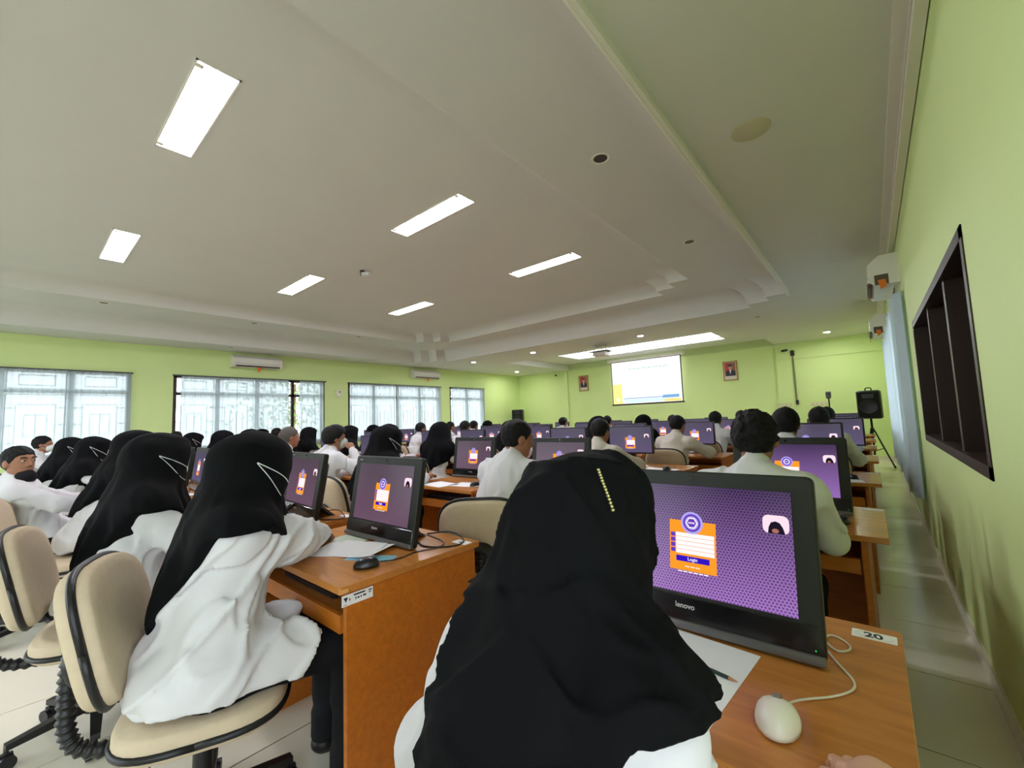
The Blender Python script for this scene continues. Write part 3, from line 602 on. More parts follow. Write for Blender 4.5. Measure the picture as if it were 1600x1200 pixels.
def thumb_mesh(y, style):
    m = MB(); cx, cz = .184, .272; w, h, r = .026, .020, .012; P = []
    for sx, sy, a0 in ((1,1,0), (-1,1,90), (-1,-1,180), (1,-1,270)):
        for i in range(5): a = R(a0+22.5*i); P.append((cx+sx*(w-r)+r*math.cos(a), y, cz+sy*(h-r)+r*math.sin(a)))
    m.add(P, [tuple(range(len(P)))]); m.cur = 1
    m.add([(cx+a, y-.0008, cz+b) for a, b in ((-.016, -.02), (-.014, -.006), (-.009, .004), (0, .007), (.008, .004), (.014, -.006), (.018, -.02))], [(0,1,2,3,4,5,6)]); m.cur = 2
    m.disc((cx-.001, y-.0012, cz-.014), .007, 14, 'y', .005)
    return m.mesh('webcam_picture', [E_PK, E_DK, E_SKN], recalc=False)
def uvquad(name, x0, x1, z0, z1, y, m_):
    me = bpy.data.meshes.new(name); me.from_pydata([(x0, y, z0), (x1, y, z0), (x1, y, z1), (x0, y, z1)], [], [(0,1,2,3)]); me.materials.append(m_)
    u = me.uv_layers.new()
    for i, (a, b) in enumerate(((x0, z0), (x1, z0), (x1, z1), (x0, z1))): u.data[i].uv = (a+1, b)
    return me
SW, SZ0, SZ1 = .216, .083, .345
m = MB(); m.rbox((0, 0, CH_/2+.004), (CW, CD*.6, CH_), .014, 3, 'y', .004); ME_CASE = m.mesh('casing', mat('monitor_bezel', (30,32,28), .5, .35), 40)
ME_BACK = MB().rbox((0, .03, .2), (CW*.8, .04, .28), .03, 3, 'y', .012).mesh('back_shell', BLACKP, 40)
ME_CHIN = MB().rbox((0, -CD*.3-.002, .041), (CW-.006, .006, .07), .006, 2, 'y', .002).mesh('chin', BLACKG, 40)
ME_FOOT = MB().box((0, .09, .06), (.26, .012, .2), (R(48), 0, 0)).mesh('rear_foot', GREYP)
ME_RIM = MB().rbox((0, -.018, .012), (CW-.002, .02, .02), .006, 2, 'x').mesh('lower_rim', mat('monitor_rim_grey', (92,90,90), .2, .5), 40)
YS = -CD*.3-.0012
MESCR = {n: uvquad('display', -SW, SW, SZ0, SZ1, YS, s_) for n, s_ in (('A', SCRA), ('B', SCRB), ('C', SCRC))}
ME_CARD = card_mesh(YS-.0012); ME_TH = thumb_mesh(YS-.0012, 0)
ME_CAM = MB().lathe([(.006, 0), (.006, -.002), (.003, -.002)], (0, -CD*.3, .364), 12, 'y').mesh('webcam', BLACKG)
ME_LED = MB().lathe([(.0016, 0), (.0016, -.001)], (.243, -CD*.3-.004, .03), 8, 'y').mesh('power_light', emat('green_led', (40,220,90), 1.5))
LOGO = mat('logo_silver', (176,176,176), .3, .5)
def txtcurve(body, size, mt, bold=0):
    cu = bpy.data.curves.new('logo', 'FONT'); cu.body = body; cu.size = size; cu.align_x = 'CENTER'; cu.align_y = 'CENTER'; cu.extrude = .0004; cu.offset = bold; cu.materials.append(mt); return tomesh(cu)
CU_LOGO = txtcurve('lenovo', .017, LOGO, .0003); CU_BTN = txtcurve('Login', .011, E_WH); CU_TOP = txtcurve('lenovo', .009, LOGO)
def aio(x, y, rz, tilt, scr, label, near=False):
    o = empty('all_in_one_computer', (x, y, DESKZ), rz); T = (-tilt, 0, 0)
    link('casing', ME_CASE, o, None, T); link('back_shell', ME_BACK, o, None, T); link('chin', ME_CHIN, o, None, T); link('rear_foot', ME_FOOT, o); link('lower_rim', ME_RIM, o, None, T)
    d = link('display', MESCR[scr], o, None, T); c = link('login_card', ME_CARD, d); link('webcam_picture', ME_TH, d); link('webcam', ME_CAM, o, None, T); link('power_light', ME_LED, o, None, T)
    rot = (R(90)-tilt, 0, 0); tl = lambda px_, py, pz: Matrix.Rotation(-tilt, 3, 'X') @ Vector((px_, py, pz))
    link('logo', CU_LOGO, o, tl(-.02, -CD*.3-.0055, .055), rot)
    if near: link('button_print', CU_BTN, d, (0, YS-.0022, .165), (R(90), 0, 0)); link('top_logo', CU_TOP, o, tl(-.215, -CD*.3-.0006, .362), rot)
    tag(o, label, 'computer', 'computers on the desks'); return o
SZB = .11
ME2 = {'casing': MB().rbox((0, 0, SZB+.155), (.5, .035, .30), .008, 2, 'y', .003).mesh('casing', BLACKP, 40), 'back_shell': MB().rbox((0, .03, SZB+.15), (.3, .04, .2), .03, 2, 'y', .012).mesh('back_shell', BLACKP, 40),
    'neck': MB().b6(-.035, .035, .012, .045, .012, SZB+.1).mesh('neck', BLACKP), 'foot': MB().rbox((0, .03, .007), (.24, .17, .014), .05, 4, 'z', .004).mesh('foot', BLACKP, 40)}
CARD2 = MB(); _c = card_mesh(-.0195); _t = thumb_mesh(-.0195, 0)
for me in (_c, _t):
    for v in me.vertices: v.co.z += SZB-.075
DISP2 = {n: uvquad('display', -.235, .235, SZB+.02, SZB+.293, -.0183, s_) for n, s_ in (('B', SCRB), ('C', SCRC), ('A', SCRA))}
for me in DISP2.values():
    for l in me.uv_layers[0].data: l.uv[1] -= SZB-.075
def monitor(x, y, rz, scr, label):
    o = empty('computer_monitor', (x, y, DESKZ), rz)
    for n, me in ME2.items(): link(n, me, o)
    d = link('display', DISP2[scr], o); link('login_card', _c, d); link('webcam_picture', _t, d)
    tag(o, label, 'monitor', 'computers on the desks'); return o
R7 = random.Random(11)
AIO = {(0, 0): (-.372, 1.105, R(0), R(9), 'A'), (1, 0): (-1.775, 1.115, R(1), R(10), 'B'), (2, 0): (-2.66, 1.13, R(-4), R(10), 'B'), (0, 1): (-.37, 2.67, 0, R(8), 'A'), (1, 1): (-1.86, 2.72, R(2), R(8), 'B'), (2, 1): (-2.92, 2.84, R(3), R(8), 'B'), (3, 0): (-4.75, 1.12, R(-4), R(8), 'C'), (4, 0): (-5.45, 1.14, 0, R(8), 'C')}
AIOL = {(0, 0): 'largest black all-in-one computer with violet login screen, in front of the scalloped black hijab', (1, 0): 'black all-in-one computer with mauve login screen between papers and a black mouse', (2, 0): 'black all-in-one computer with a black keyboard leaning before it',
    (0, 1): 'black all-in-one computer behind the curly-haired man at the aisle wall', (1, 1): 'black all-in-one computer half hidden above the scalloped black hijab', (2, 1): 'black all-in-one computer between the dark-scarfed woman and the short-haired man'}
for k in range(7):
    for c in range(8):
        a, b = COLX[c]
        if (c, k) in AIO:
            x, y, rz, ti, s_ = AIO[c, k]; aio(x, y, rz, ti, s_, AIOL.get((c, k), 'black all-in-one computer, %s, desk %s' % (ROWN[k], COLN[c])), k == 0)
        else:
            x = (a+b)/2+R7.uniform(-.06, .08); y = ROWY[k]+.42+R7.uniform(-.04, .05)
            if (c, k) == (1, 2): x = -2.05; y = 4.42
            monitor(x, y, R(R7.uniform(-4, 4)), 'C', 'black monitor with slate login screen, %s, desk %s' % (ROWN[k], COLN[c]))

# ------------------------------------------------------------------ keyboards, mice, papers
def keyboard_mesh():
    m = MB(); m.rbox((0, 0, .009), (.44, .15, .018), .008, 2, 'z', .003); m.cur = 1
    for r in range(5):
        for i in range(15): m.box((-.196+i*.028, -.05+r*.024, .020), (.023, .019, .008))
    return m.mesh('keyboard', [BLACKP, GREYP])
KB = keyboard_mesh()
def keyboard(x, y, z, rot, label): o = link('keyboard', KB, None, (x, y, z), rot); tag(o, label, 'keyboard', 'keyboards'); return o
keyboard(-2.80, 1.005, DESKZ+.048, (R(32), 0, R(6)), 'black keyboard leaning before the computer, beside the woman in the wrinkled tunic')
for k in range(3):
    for c in range(5):
        if (c, k) == (2, 0): continue
        a, b = COLX[c]; keyboard((a+b)/2-.02, ROWY[k]+.16, .637, (0, 0, 0), 'black keyboard on the pull-out tray, %s, desk %s' % (ROWN[k], COLN[c]))
def mouse_mesh(body, dark):
    n, mm = 18, 9; v = []; f = []
    for j in range(mm+1):
        a = math.pi/2*j/mm; rr = math.cos(a)**.8; zz = .034*math.sin(a)
        for i in range(n):
            t_ = 2*math.pi*i/n; x = .034*math.cos(t_)*(1+.16*math.sin(t_)); y = .055*math.sin(t_)*(.93+.07*math.cos(2*t_))
            v.append((x*rr, y*rr, zz+.004))
    f = [(j*n+i, j*n+(i+1) % n, (j+1)*n+(i+1) % n, (j+1)*n+i) for j in range(mm) for i in range(n)]+[tuple(range(n))[::-1]]
    return MB().add(v, f).mesh('mouse', body, True)
MO_B, MO_W = mouse_mesh(mat('mouse_black', (24,24,26), .3, .5), 0), mouse_mesh(mat('mouse_cream', (226,222,206), .3, .5), 0)
def mouse(x, y, rz, white, label, cable):
    o = link('computer_mouse', MO_W if white else MO_B, None, (x, y, DESKZ), (0, 0, rz))
    obj('wheel', MB().cyl((-.006, .024, .031), (.006, .024, .031), .009, n=14), mat('wheel_grey', (120,112,104), .4), o, 40)
    if cable:
        L = [Matrix.Rotation(-rz, 3, 'Z') @ Vector((cx-x, cy-y, cz-DESKZ)) for cx, cy, cz in cable]; obj('cable', MB().tube(L, .0022, 6, 3), mat('cable_cream', (214,208,186), .5) if white else BLACKP, o, True)
    tag(o, label, 'mouse', 'computer mice'); return o
z = DESKZ+.003
mouse(-.165, .855, R(4), True, 'cream computer mouse on the desk with the number card', [(-.16, .90, z+.01), (-.145, .95, z), (-.09, 1.0, z), (-.06, 1.06, z), (-.10, 1.13, z), (-.13, 1.2, z), (-.12, 1.27, z), (-.07, 1.22, z), (-.10, 1.17, z), (-.13, 1.23, z), (-.2, 1.27, z)])
mouse(-1.495, .885, R(-22), False, 'black computer mouse beside the stack of papers', [(-1.475, .93, z+.01), (-1.46, 1.0, z), (-1.49, 1.1, z), (-1.44, 1.2, z), (-1.5, 1.28, z), (-1.7, 1.3, z)])
for k in range(1, 4):
    for c in range(0, 4):
        a, b = COLX[c]; mouse(b-.16, ROWY[k]+.2, R(R7.uniform(-15, 15)), False, 'black computer mouse, %s, desk %s' % (ROWN[k], COLN[c]), [(b-.16, ROWY[k]+.25, z+.008), (b-.14, ROWY[k]+.35, z), (b-.2, ROWY[k]+.55, z)])
def sheet(x, y, rz, w, h, z, label, m_=PAPER, curl=0, n=6):
    v = []; f = []
    for i in range(n+1):
        for j in range(2):
            u = i/n; v.append(((u-.5)*w, (j-.5)*h, .0008+curl*max(0, u-.55)**2)); 
    for i in range(n): f.append((2*i, 2*i+2, 2*i+3, 2*i+1))
    v2 = [(a, b, c_-.0007) for a, b, c_ in v]; k_ = len(v); f2 = [tuple(reversed([q+k_ for q in t_])) for t_ in f]
    side = [(0, 1, k_+1, k_), (2*n, k_+2*n, k_+2*n+1, 2*n+1)]+[(2*i+2, 2*i, k_+2*i, k_+2*i+2) for i in range(n)]+[(2*i+1, 2*i+3, k_+2*i+3, k_+2*i+1) for i in range(n)]
    o = obj('paper_sheet', MB().add(v+v2, f+f2+side), m_, None, False, (x, y, z), (0, 0, rz)); tag(o, label, 'paper', 'papers on the desks'); return o
sheet(-.345, .93, R(-5), .21, .297, DESKZ, 'blank white sheet under the pencil, before the largest computer')
o = empty('pencil', (-.278, .945, DESKZ+.0045), R(-12)); obj('barrel', MB().cyl((-.09, 0, 0), (.018, 0, 0), .0036, n=6), mat('pencil_green', (18,44,38), .35), o); obj('tip', MB().cyl((.018, 0, 0), (.034, 0, 0), .0036, .0008, n=6), mat('pencil_wood', (190,130,100), .7), o); obj('lead', MB().cyl((.033, 0, 0), (.036, 0, 0), .0009, .0002, n=6), INK, o); tag(o, 'dark green pencil lying on the blank white sheet', 'pencil')
sheet(-1.77, .975, R(32), .30, .21, DESKZ, 'curled white paper pile under the writing hand beside the black mouse', curl=.06)
sheet(-1.735, .985, R(20), .30, .21, DESKZ+.002, 'top white sheet of the curled pile beside the black mouse', curl=.07)
sheet(-1.58, .955, R(30), .2, .07, DESKZ, 'light blue slip peeking out under the white papers', mat('blue_paper', (120,176,196), .7))
sheet(-1.92, 1.06, R(10), .18, .12, DESKZ, 'pale green slip behind the curled white papers', mat('green_paper', (196,210,190), .7))
sheet(-2.64, 2.52, R(12), .3, .21, DESKZ, 'white papers at the desk of the black computer beside the short-haired man', curl=.03); sheet(-2.9, 2.42, R(-8), .297, .21, DESKZ, 'white papers lying left of the second-row black keyboard tray')
sheet(-4.5, .95, R(14), .3, .21, DESKZ, 'white papers on the desk under the raised hand', curl=.03)
sheet(-.2, 4.0, R(10), .21, .297, DESKZ, 'white sheet on the third-row desk at the aisle wall'); sheet(-1.6, 4.05, R(-5), .3, .21, DESKZ, 'white sheet before the third-row monitor second from the aisle wall')
sheet(-4.4, 2.5, R(-10), .3, .21, DESKZ, 'white sheet before the man with the pale green mask')
for (x0, y0, x1, y1, lb) in ((-2.45, 1.2, -2.42, 1.3, 'black power lead curling behind the computer with the leaning keyboard'), (-1.5, 1.2, -1.42, 1.33, 'black lead trailing to the back edge of the desk with papers')):
    o = obj('power_lead', MB().tube([(x0-.1, y0, z), (x0, y0-.04, z), (x0+.1, y0+.05, z+.0), (x1, y1, z), (x1-.1, y1+.01, z+.03), (x1-.25, y1-.02, z)], .0035, 6, 2), BLACKP, None, True); tag(o, lb, 'cable')

# ------------------------------------------------------------------ office chairs
def chair_meshes():
    d = {}
    def cushion(c, w, h, th, axis, bulge):
        """superellipse cushion; axis = thickness axis"""
        n, m_ = 40, 7; rings = []
        for j in range(-m_, m_+1):
            t_ = j/m_; s_ = (1-abs(t_)**3.2)**.5; rr = .86+.14*s_ if abs(j) < m_ else .80
            P = []
            for i in range(n):
                a = 2*math.pi*i/n; ca, sa = math.cos(a), math.sin(a); e = .62
                u = w/2*abs(ca)**e*(1 if ca > 0 else -1)*rr; v = h/2*abs(sa)**e*(1 if sa > 0 else -1)*rr; P.append((u, v, th/2*t_+bulge*(1-(u/(w/2))**2)*.0))
            rings.append(P)
        k = n; V = sum(rings, []); F = [(j*k+i, j*k+(i+1) % k, (j+1)*k+(i+1) % k, (j+1)*k+i) for j in range(2*m_) for i in range(k)]+[tuple(range(k))[::-1], tuple(range(2*m_*k, (2*m_+1)*k))]
        if axis == 'z': return [(c[0]+a, c[1]+b, c[2]+e) for a, b, e in V], F
        return [(c[0]+a, c[1]+e+curv*(a*a)*-1.0, c[2]+b) for a, b, e in V for curv in (-.55,)], F
    d['seat'] = MB().add(*cushion((0, .02, .415), .47, .45, .085, 'z', 0)).mesh('seat', BEIGE, 50)
    def band(c, w, h, axis, th, r):
        P = []; n = 48
        for i in range(n+1):
            a = 2*math.pi*i/n; ca, sa = math.cos(a), math.sin(a); e = .62; u = w/2*abs(ca)**e*(1 if ca > 0 else -1); v = h/2*abs(sa)**e*(1 if sa > 0 else -1)
            P.append((c[0]+u, c[1]+v, c[2]) if axis == 'z' else (c[0]+u, c[1]+.55*u*u, c[2]+v))
        m = MB(); m.tube(P, r, 8); return m.mesh('edge_band', BLACKP, True)
    d['seat_band'] = band((0, .02, .405), .468, .448, 'z', 0, .011)
    d['seat_pan'] = MB().rbox((0, .02, .366), (.30, .30, .03), .06, 4, 'z', .01).mesh('seat_pan', BLACKP, 40)
    d['backrest'] = MB().add(*cushion((0, 0, 0), .43, .40, .09, 'y', 0)).mesh('backrest', BEIGE, 50); d['back_band'] = band((0, .0, 0), .432, .402, 'y', 0, .011)
    d['back_hub'] = MB().lathe([(.075, .0), (.075, -.03), (.06, -.05), (.03, -.055)], (0, -.04, -.08), 24, 'y').mesh('back_hub', BLACKP, 40)
    pts = [(0, -.10, .345), (0, -.22, .335), (0, -.31, .36), (0, -.335, .42), (0, -.335, .50), (0, -.335, .58), (0, -.325, .65)]
    m = MB(); m.tube(pts, lambda q: .021+.0035*math.sin(q*150), 10, 4); d['spine'] = m.mesh('spine', BLACKP, True)
    d['column'] = MB().cyl((0, 0, .10), (0, 0, .355), .03, .026, 16).mesh('column', BLACKP, 40)
    m = MB(); m.cyl((0, 0, .075), (0, 0, .125), .045, .04, 16); d['hub'] = m.mesh('base_hub', BLACKP, 40)
    m = MB(); m.add([(.03, -.022, .085), (.03, .022, .085), (.03, .022, .125), (.03, -.022, .125), (.27, -.015, .07), (.27, .015, .07), (.27, .015, .092), (.27, -.015, .092)], [(0,1,2,3), (4,5,6,7), (0,1,5,4), (1,2,6,5), (2,3,7,6), (3,0,4,7)]); d['star_leg'] = m.mesh('star_leg', BLACKP)
    m = MB(); m.cyl((.265, -.026, .026), (.265, -.008, .026), .026, n=16).cyl((.265, .008, .026), (.265, .026, .026), .026, n=16).cyl((.265, 0, .026), (.265, 0, .075), .008, n=8).b6(.247, .283, -.008, .008, .02, .056); d['caster'] = m.mesh('caster', BLACKP, 40)
    m = MB()
    for i in range(5): M = Matrix.Rotation(2*math.pi*i/5, 3, 'Z'); m.add([M @ v.co for v in d['star_leg'].vertices], [tuple(p.vertices) for p in d['star_leg'].polygons]); m.cyl(M @ Vector((.265, -.02, .026)), M @ Vector((.265, .02, .026)), .026, n=10)
    m.cyl((0, 0, .075), (0, 0, .125), .045, .04, 12); d['star_base'] = m.mesh('star_base', BLACKP)
    return d
CM = chair_meshes()
def chair(x, y, rz, label, full=True, seat_rz=None):
    o = empty('office_chair', (x, y, 0), rz)
    s_ = link('seat', CM['seat'], o); link('edge_band', CM['seat_band'], s_); link('seat_pan', CM['seat_pan'], o)
    b_ = link('backrest', CM['backrest'], o, (0, -.255, .70), (R(13), 0, 0)); link('edge_band', CM['back_band'], b_); link('back_hub', CM['back_hub'], b_); link('spine', CM['spine'], o); link('column', CM['column'], o)
    if full:
        link('base_hub', CM['hub'], o); a0 = (x*7.3+y*3.1) % 1.2
        for i in range(5): l_ = link('star_leg', CM['star_leg'], o, None, (0, 0, a0+2*math.pi*i/5)); link('caster', CM['caster'], l_)
    else: link('star_base', CM['star_base'], o)
    tag(o, label, 'chair', 'beige office chairs'); return o
# ------------------------------------------------------------------ people: smooth implicit bodies
class Sdf:
    """smooth union of tapered capsules and ellipsoids, polygonised with surface nets"""
    def __init__(s): s.ops = []
    def cap(s, a, b, r1, r2=None, k=.03, sc=(1,1,1), op='u'): s.ops.append(('c', np.array(a, float), np.array(b, float), r1, r1 if r2 is None else r2, k, np.array(sc, float), op)); return s
    def ell(s, c, r, rot=None, k=.02, op='u'): s.ops.append(('e', np.array(c, float), np.array(r, float), rot, k, op)); return s
    def fn(s, f): s.ops.append(('f', f)); return s
    def bounds(s):
        lo = np.full(3, 9.); hi = -lo
        for o in s.ops:
            if o[0] == 'c' and o[7] == 'u': r = max(o[3], o[4])*np.maximum(o[6], .0)+.01; lo = np.minimum(lo, np.minimum(o[1], o[2])-r); hi = np.maximum(hi, np.maximum(o[1], o[2])+r)
            if o[0] == 'e' and o[5] == 'u': r = (o[2] if o[3] is None else np.full(3, o[2].max()))+.01; lo = np.minimum(lo, o[1]-r); hi = np.maximum(hi, o[1]+r)
        return lo, hi
    def mesh(s, name, material, h=.012):
        lo, hi = s.bounds(); lo = lo-3*h; n = np.ceil((hi-lo)/h).astype(int)+4; ax = [lo[i]+h*np.arange(n[i]) for i in range(3)]
        d = np.full(tuple(n), .5, np.float32)
        for o in s.ops:
            if o[0] == 'f': d = o[1](d, ax[0][:, None, None], ax[1][None, :, None], ax[2][None, None, :]).astype(np.float32); continue
            if o[0] == 'c': _, a, b, r1, r2, k, sc, op = o; r = max(r1, r2)*np.maximum(sc, 0); l2, h2 = np.minimum(a, b)-r, np.maximum(a, b)+r
            else: _, c, rr, rot, k, op = o; r = rr if rot is None else np.full(3, rr.max()); l2, h2 = c-r, c+r
            mg = k+4*h; i0 = np.maximum(0, np.floor((l2-mg-lo)/h).astype(int)); i1 = np.minimum(n, np.ceil((h2+mg-lo)/h).astype(int)+1)
            if (i1 <= i0).any(): continue
            sl = tuple(slice(i0[i], i1[i]) for i in range(3)); X, Y, Z = ax[0][sl[0]][:, None, None], ax[1][sl[1]][None, :, None], ax[2][sl[2]][None, None, :]
            if o[0] == 'c':
                ab = (b-a)/sc; px, py, pz = (X-a[0])/sc[0], (Y-a[1])/sc[1], (Z-a[2])/sc[2]
                t = np.clip((px*ab[0]+py*ab[1]+pz*ab[2])/max(1e-9, ab @ ab), 0, 1)
                dd = (np.sqrt((px-t*ab[0])**2+(py-t*ab[1])**2+(pz-t*ab[2])**2)-(r1+(r2-r1)*t))*sc.min()
            else:
                px, py, pz = X-c[0], Y-c[1], Z-c[2]
                if rot is not None: px, py, pz = (rot[0,0]*px+rot[1,0]*py+rot[2,0]*pz, rot[0,1]*px+rot[1,1]*py+rot[2,1]*pz, rot[0,2]*px+rot[1,2]*py+rot[2,2]*pz)
                q = np.sqrt((px/rr[0])**2+(py/rr[1])**2+(pz/rr[2])**2); g = np.sqrt((px/rr[0]**2)**2+(py/rr[1]**2)**2+(pz/rr[2]**2)**2)
                dd = q*(q-1)/np.maximum(g, 1e-6)
            cur = d[sl]
            if op == 'u': hh = np.clip(.5+.5*(dd-cur)/k, 0, 1); d[sl] = dd+(cur-dd)*hh-k*hh*(1-hh)
            else: e = -dd; hh = np.clip(.5-.5*(e-cur)/k, 0, 1); d[sl] = e+(cur-e)*hh+k*hh*(1-hh)
        ins = d < 0; corners = [(i, j, l) for i in (0, 1) for j in (0, 1) for l in (0, 1)]
        cs = lambda A, c: A[c[0]:A.shape[0]-1+c[0], c[1]:A.shape[1]-1+c[1], c[2]:A.shape[2]-1+c[2]]
        cnt = sum(cs(ins, c).astype(np.int8) for c in corners); I = np.argwhere((cnt > 0) & (cnt < 8))
        idx = np.full(cnt.shape, -1, np.int32); idx[tuple(I.T)] = np.arange(len(I))
        val = {c: d[I[:, 0]+c[0], I[:, 1]+c[1], I[:, 2]+c[2]] for c in corners}
        acc = np.zeros((len(I), 3)); w = np.zeros(len(I))
        for c in corners:
            for a in range(3):
                if c[a]: continue
                e = list(c); e[a] = 1; e = tuple(e); v0, v1 = val[c], val[e]; m = (v0 < 0) != (v1 < 0); t = np.where(m, v0/np.where(m, v0-v1, 1), 0)
                P = np.tile(np.array(c, float), (len(I), 1)); P[:, a] += t; acc[m] += P[m]; w[m] += 1
        V = lo+h*(I+acc/w[:, None]); F = []
        for a in range(3):
            b, c = (a+1) % 3, (a+2) % 3; s0 = [slice(1, -1)]*3; s0[a] = slice(0, -1); s1 = list(s0); s1[a] = slice(1, None)
            A, B = ins[tuple(s0)], ins[tuple(s1)]; J = np.argwhere(A != B)
            if not len(J): continue
            fl = A[tuple(J.T)]; off = np.array([1, 1, 1]); off[a] = 0; J = J+off
            def cell(db, dc): q = J.copy(); q[:, b] -= db; q[:, c] -= dc; return idx[tuple(q.T)]
            Q = np.stack([cell(1, 1), cell(0, 1), cell(0, 0), cell(1, 0)], 1); Q[~fl] = Q[~fl][:, ::-1]; F.append(Q)
        F = np.concatenate(F); F = F[(F >= 0).all(1)]
        me = bpy.data.meshes.new(name); me.vertices.add(len(V)); me.vertices.foreach_set('co', V.astype(np.float32).ravel()); me.loops.add(F.size); me.loops.foreach_set('vertex_index', F.ravel().astype(np.int32))
        me.polygons.add(len(F)); me.polygons.foreach_set('loop_start', np.arange(0, F.size, 4, dtype=np.int32)); me.polygons.foreach_set('use_smooth', np.ones(len(F), bool))
        me.materials.append(material); me.update(calc_edges=True); return me
def sstep(a, b, x): t = np.clip((x-a)/(b-a), 0, 1); return t*t*(3-2*t)
def rotm(yaw, pitch, rollz=0): return np.array(Euler((pitch, rollz, yaw), 'XYZ').to_matrix())
def ik(S, Wr, l1, l2, pole):
    S, Wr, pole = np.array(S, float), np.array(Wr, float), np.array(pole, float); v = Wr-S; L = np.linalg.norm(v); mx = (l1+l2)*.985
    if L > mx: Wr = S+v/L*mx; v = Wr-S; L = mx
    u = v/L; p = pole-u*(pole @ u); p /= np.linalg.norm(p); a = (l1*l1-l2*l2+L*L)/(2*L); return S+u*a+p*math.sqrt(max(0, l1*l1-a*a)), Wr
def wrinkle(amp, seed, scale=1.0, up=None):
    r = np.random.RandomState(seed); K = r.normal(0, 1, (6, 3)); K /= np.linalg.norm(K, axis=1)[:, None]; K *= (r.uniform(18, 52, 6)*scale)[:, None]; ph = r.uniform(0, 6, 6)
    def f(d, X, Y, Z):
        n = 0; wx = .02*np.sin(11*Z+ph[0])+.015*np.sin(17*Y+ph[1])
        for i in range(6): n = n+np.sin(K[i, 0]*(X+wx)+K[i, 1]*Y+K[i, 2]*Z*.7+ph[i])
        n = n/6; return d-amp*(1.5*np.exp(-(n/.10)**2)+.8*np.sin(7*n)-.3)
    return f
def streaks(amp, dirv, org, freq, seed):
    """long folds that run along dirv"""
    D = np.array(dirv, float); D /= np.linalg.norm(D); A = np.cross(D, [1, .2, .1]); A /= np.linalg.norm(A); B = np.cross(D, A); r = np.random.RandomState(seed); p = r.uniform(0, 6, 4)
    def f(d, X, Y, Z):
        x, y, z = X-org[0], Y-org[1], Z-org[2]; u = A[0]*x+A[1]*y+A[2]*z; v = B[0]*x+B[1]*y+B[2]*z; w = D[0]*x+D[1]*y+D[2]*z
        n = np.sin(freq*u+2.5*np.sin(3*w+p[0])+p[1])+.8*np.cos(freq*.7*v+2*np.sin(4*w+p[2])+p[3]); return d-amp*(1.4*np.exp(-(n/.35)**2)-.35)
    return f
ARM1, ARM2 = .265, .245
def hand(s, W, E, spread, palm_dn=True, curl=.5, side=1):
    """palm and five fingers; W wrist, E elbow"""
    W, E = np.array(W), np.array(E); u = (W-E)/np.linalg.norm(W-E); up = np.array([0, 0, 1.]); lat = np.cross(u, up); lat /= max(1e-6, np.linalg.norm(lat)); nrm = np.cross(lat, u)
    P = W+u*.05; s.ell(W+u*.05, (.036, .036, .02), None, .02); s.cap(W, W+u*.07, .022, .027, .015, (1, 1, 1))
    for i, (o, l) in enumerate(((-.03, .062), (-.01, .072), (.01, .07), (.029, .056))):
        b = W+u*.085+lat*o*side; k1 = b+u*l*.5*math.cos(curl*.6)-nrm*l*.5*math.sin(curl*.6); k2 = k1+u*l*.5*math.cos(curl*1.6)-nrm*l*.5*math.sin(curl*1.6); s.cap(b, k1, .0095, .0088, .006); s.cap(k1, k2, .0088, .0078, .004)
    b = W+u*.03-lat*.028*side; k1 = b+u*.035-lat*.02*side-nrm*.008; s.cap(b, k1, .012, .0105, .008); s.cap(k1, k1+u*.03-lat*.002*side-nrm*.006, .0105, .009, .004)
from mathutils.bvhtree import BVHTree
def bvh(me): return BVHTree.FromPolygons([v.co[:] for v in me.vertices], [tuple(q.vertices) for q in me.polygons])
def on_surface(bv, c, p, lift=.002):
    c, p = Vector(c), Vector(p); d = (p-c).normalized(); h_ = bv.ray_cast(c+d*.3, -d, .3); return (h_[0]+d*lift) if h_[0] else p
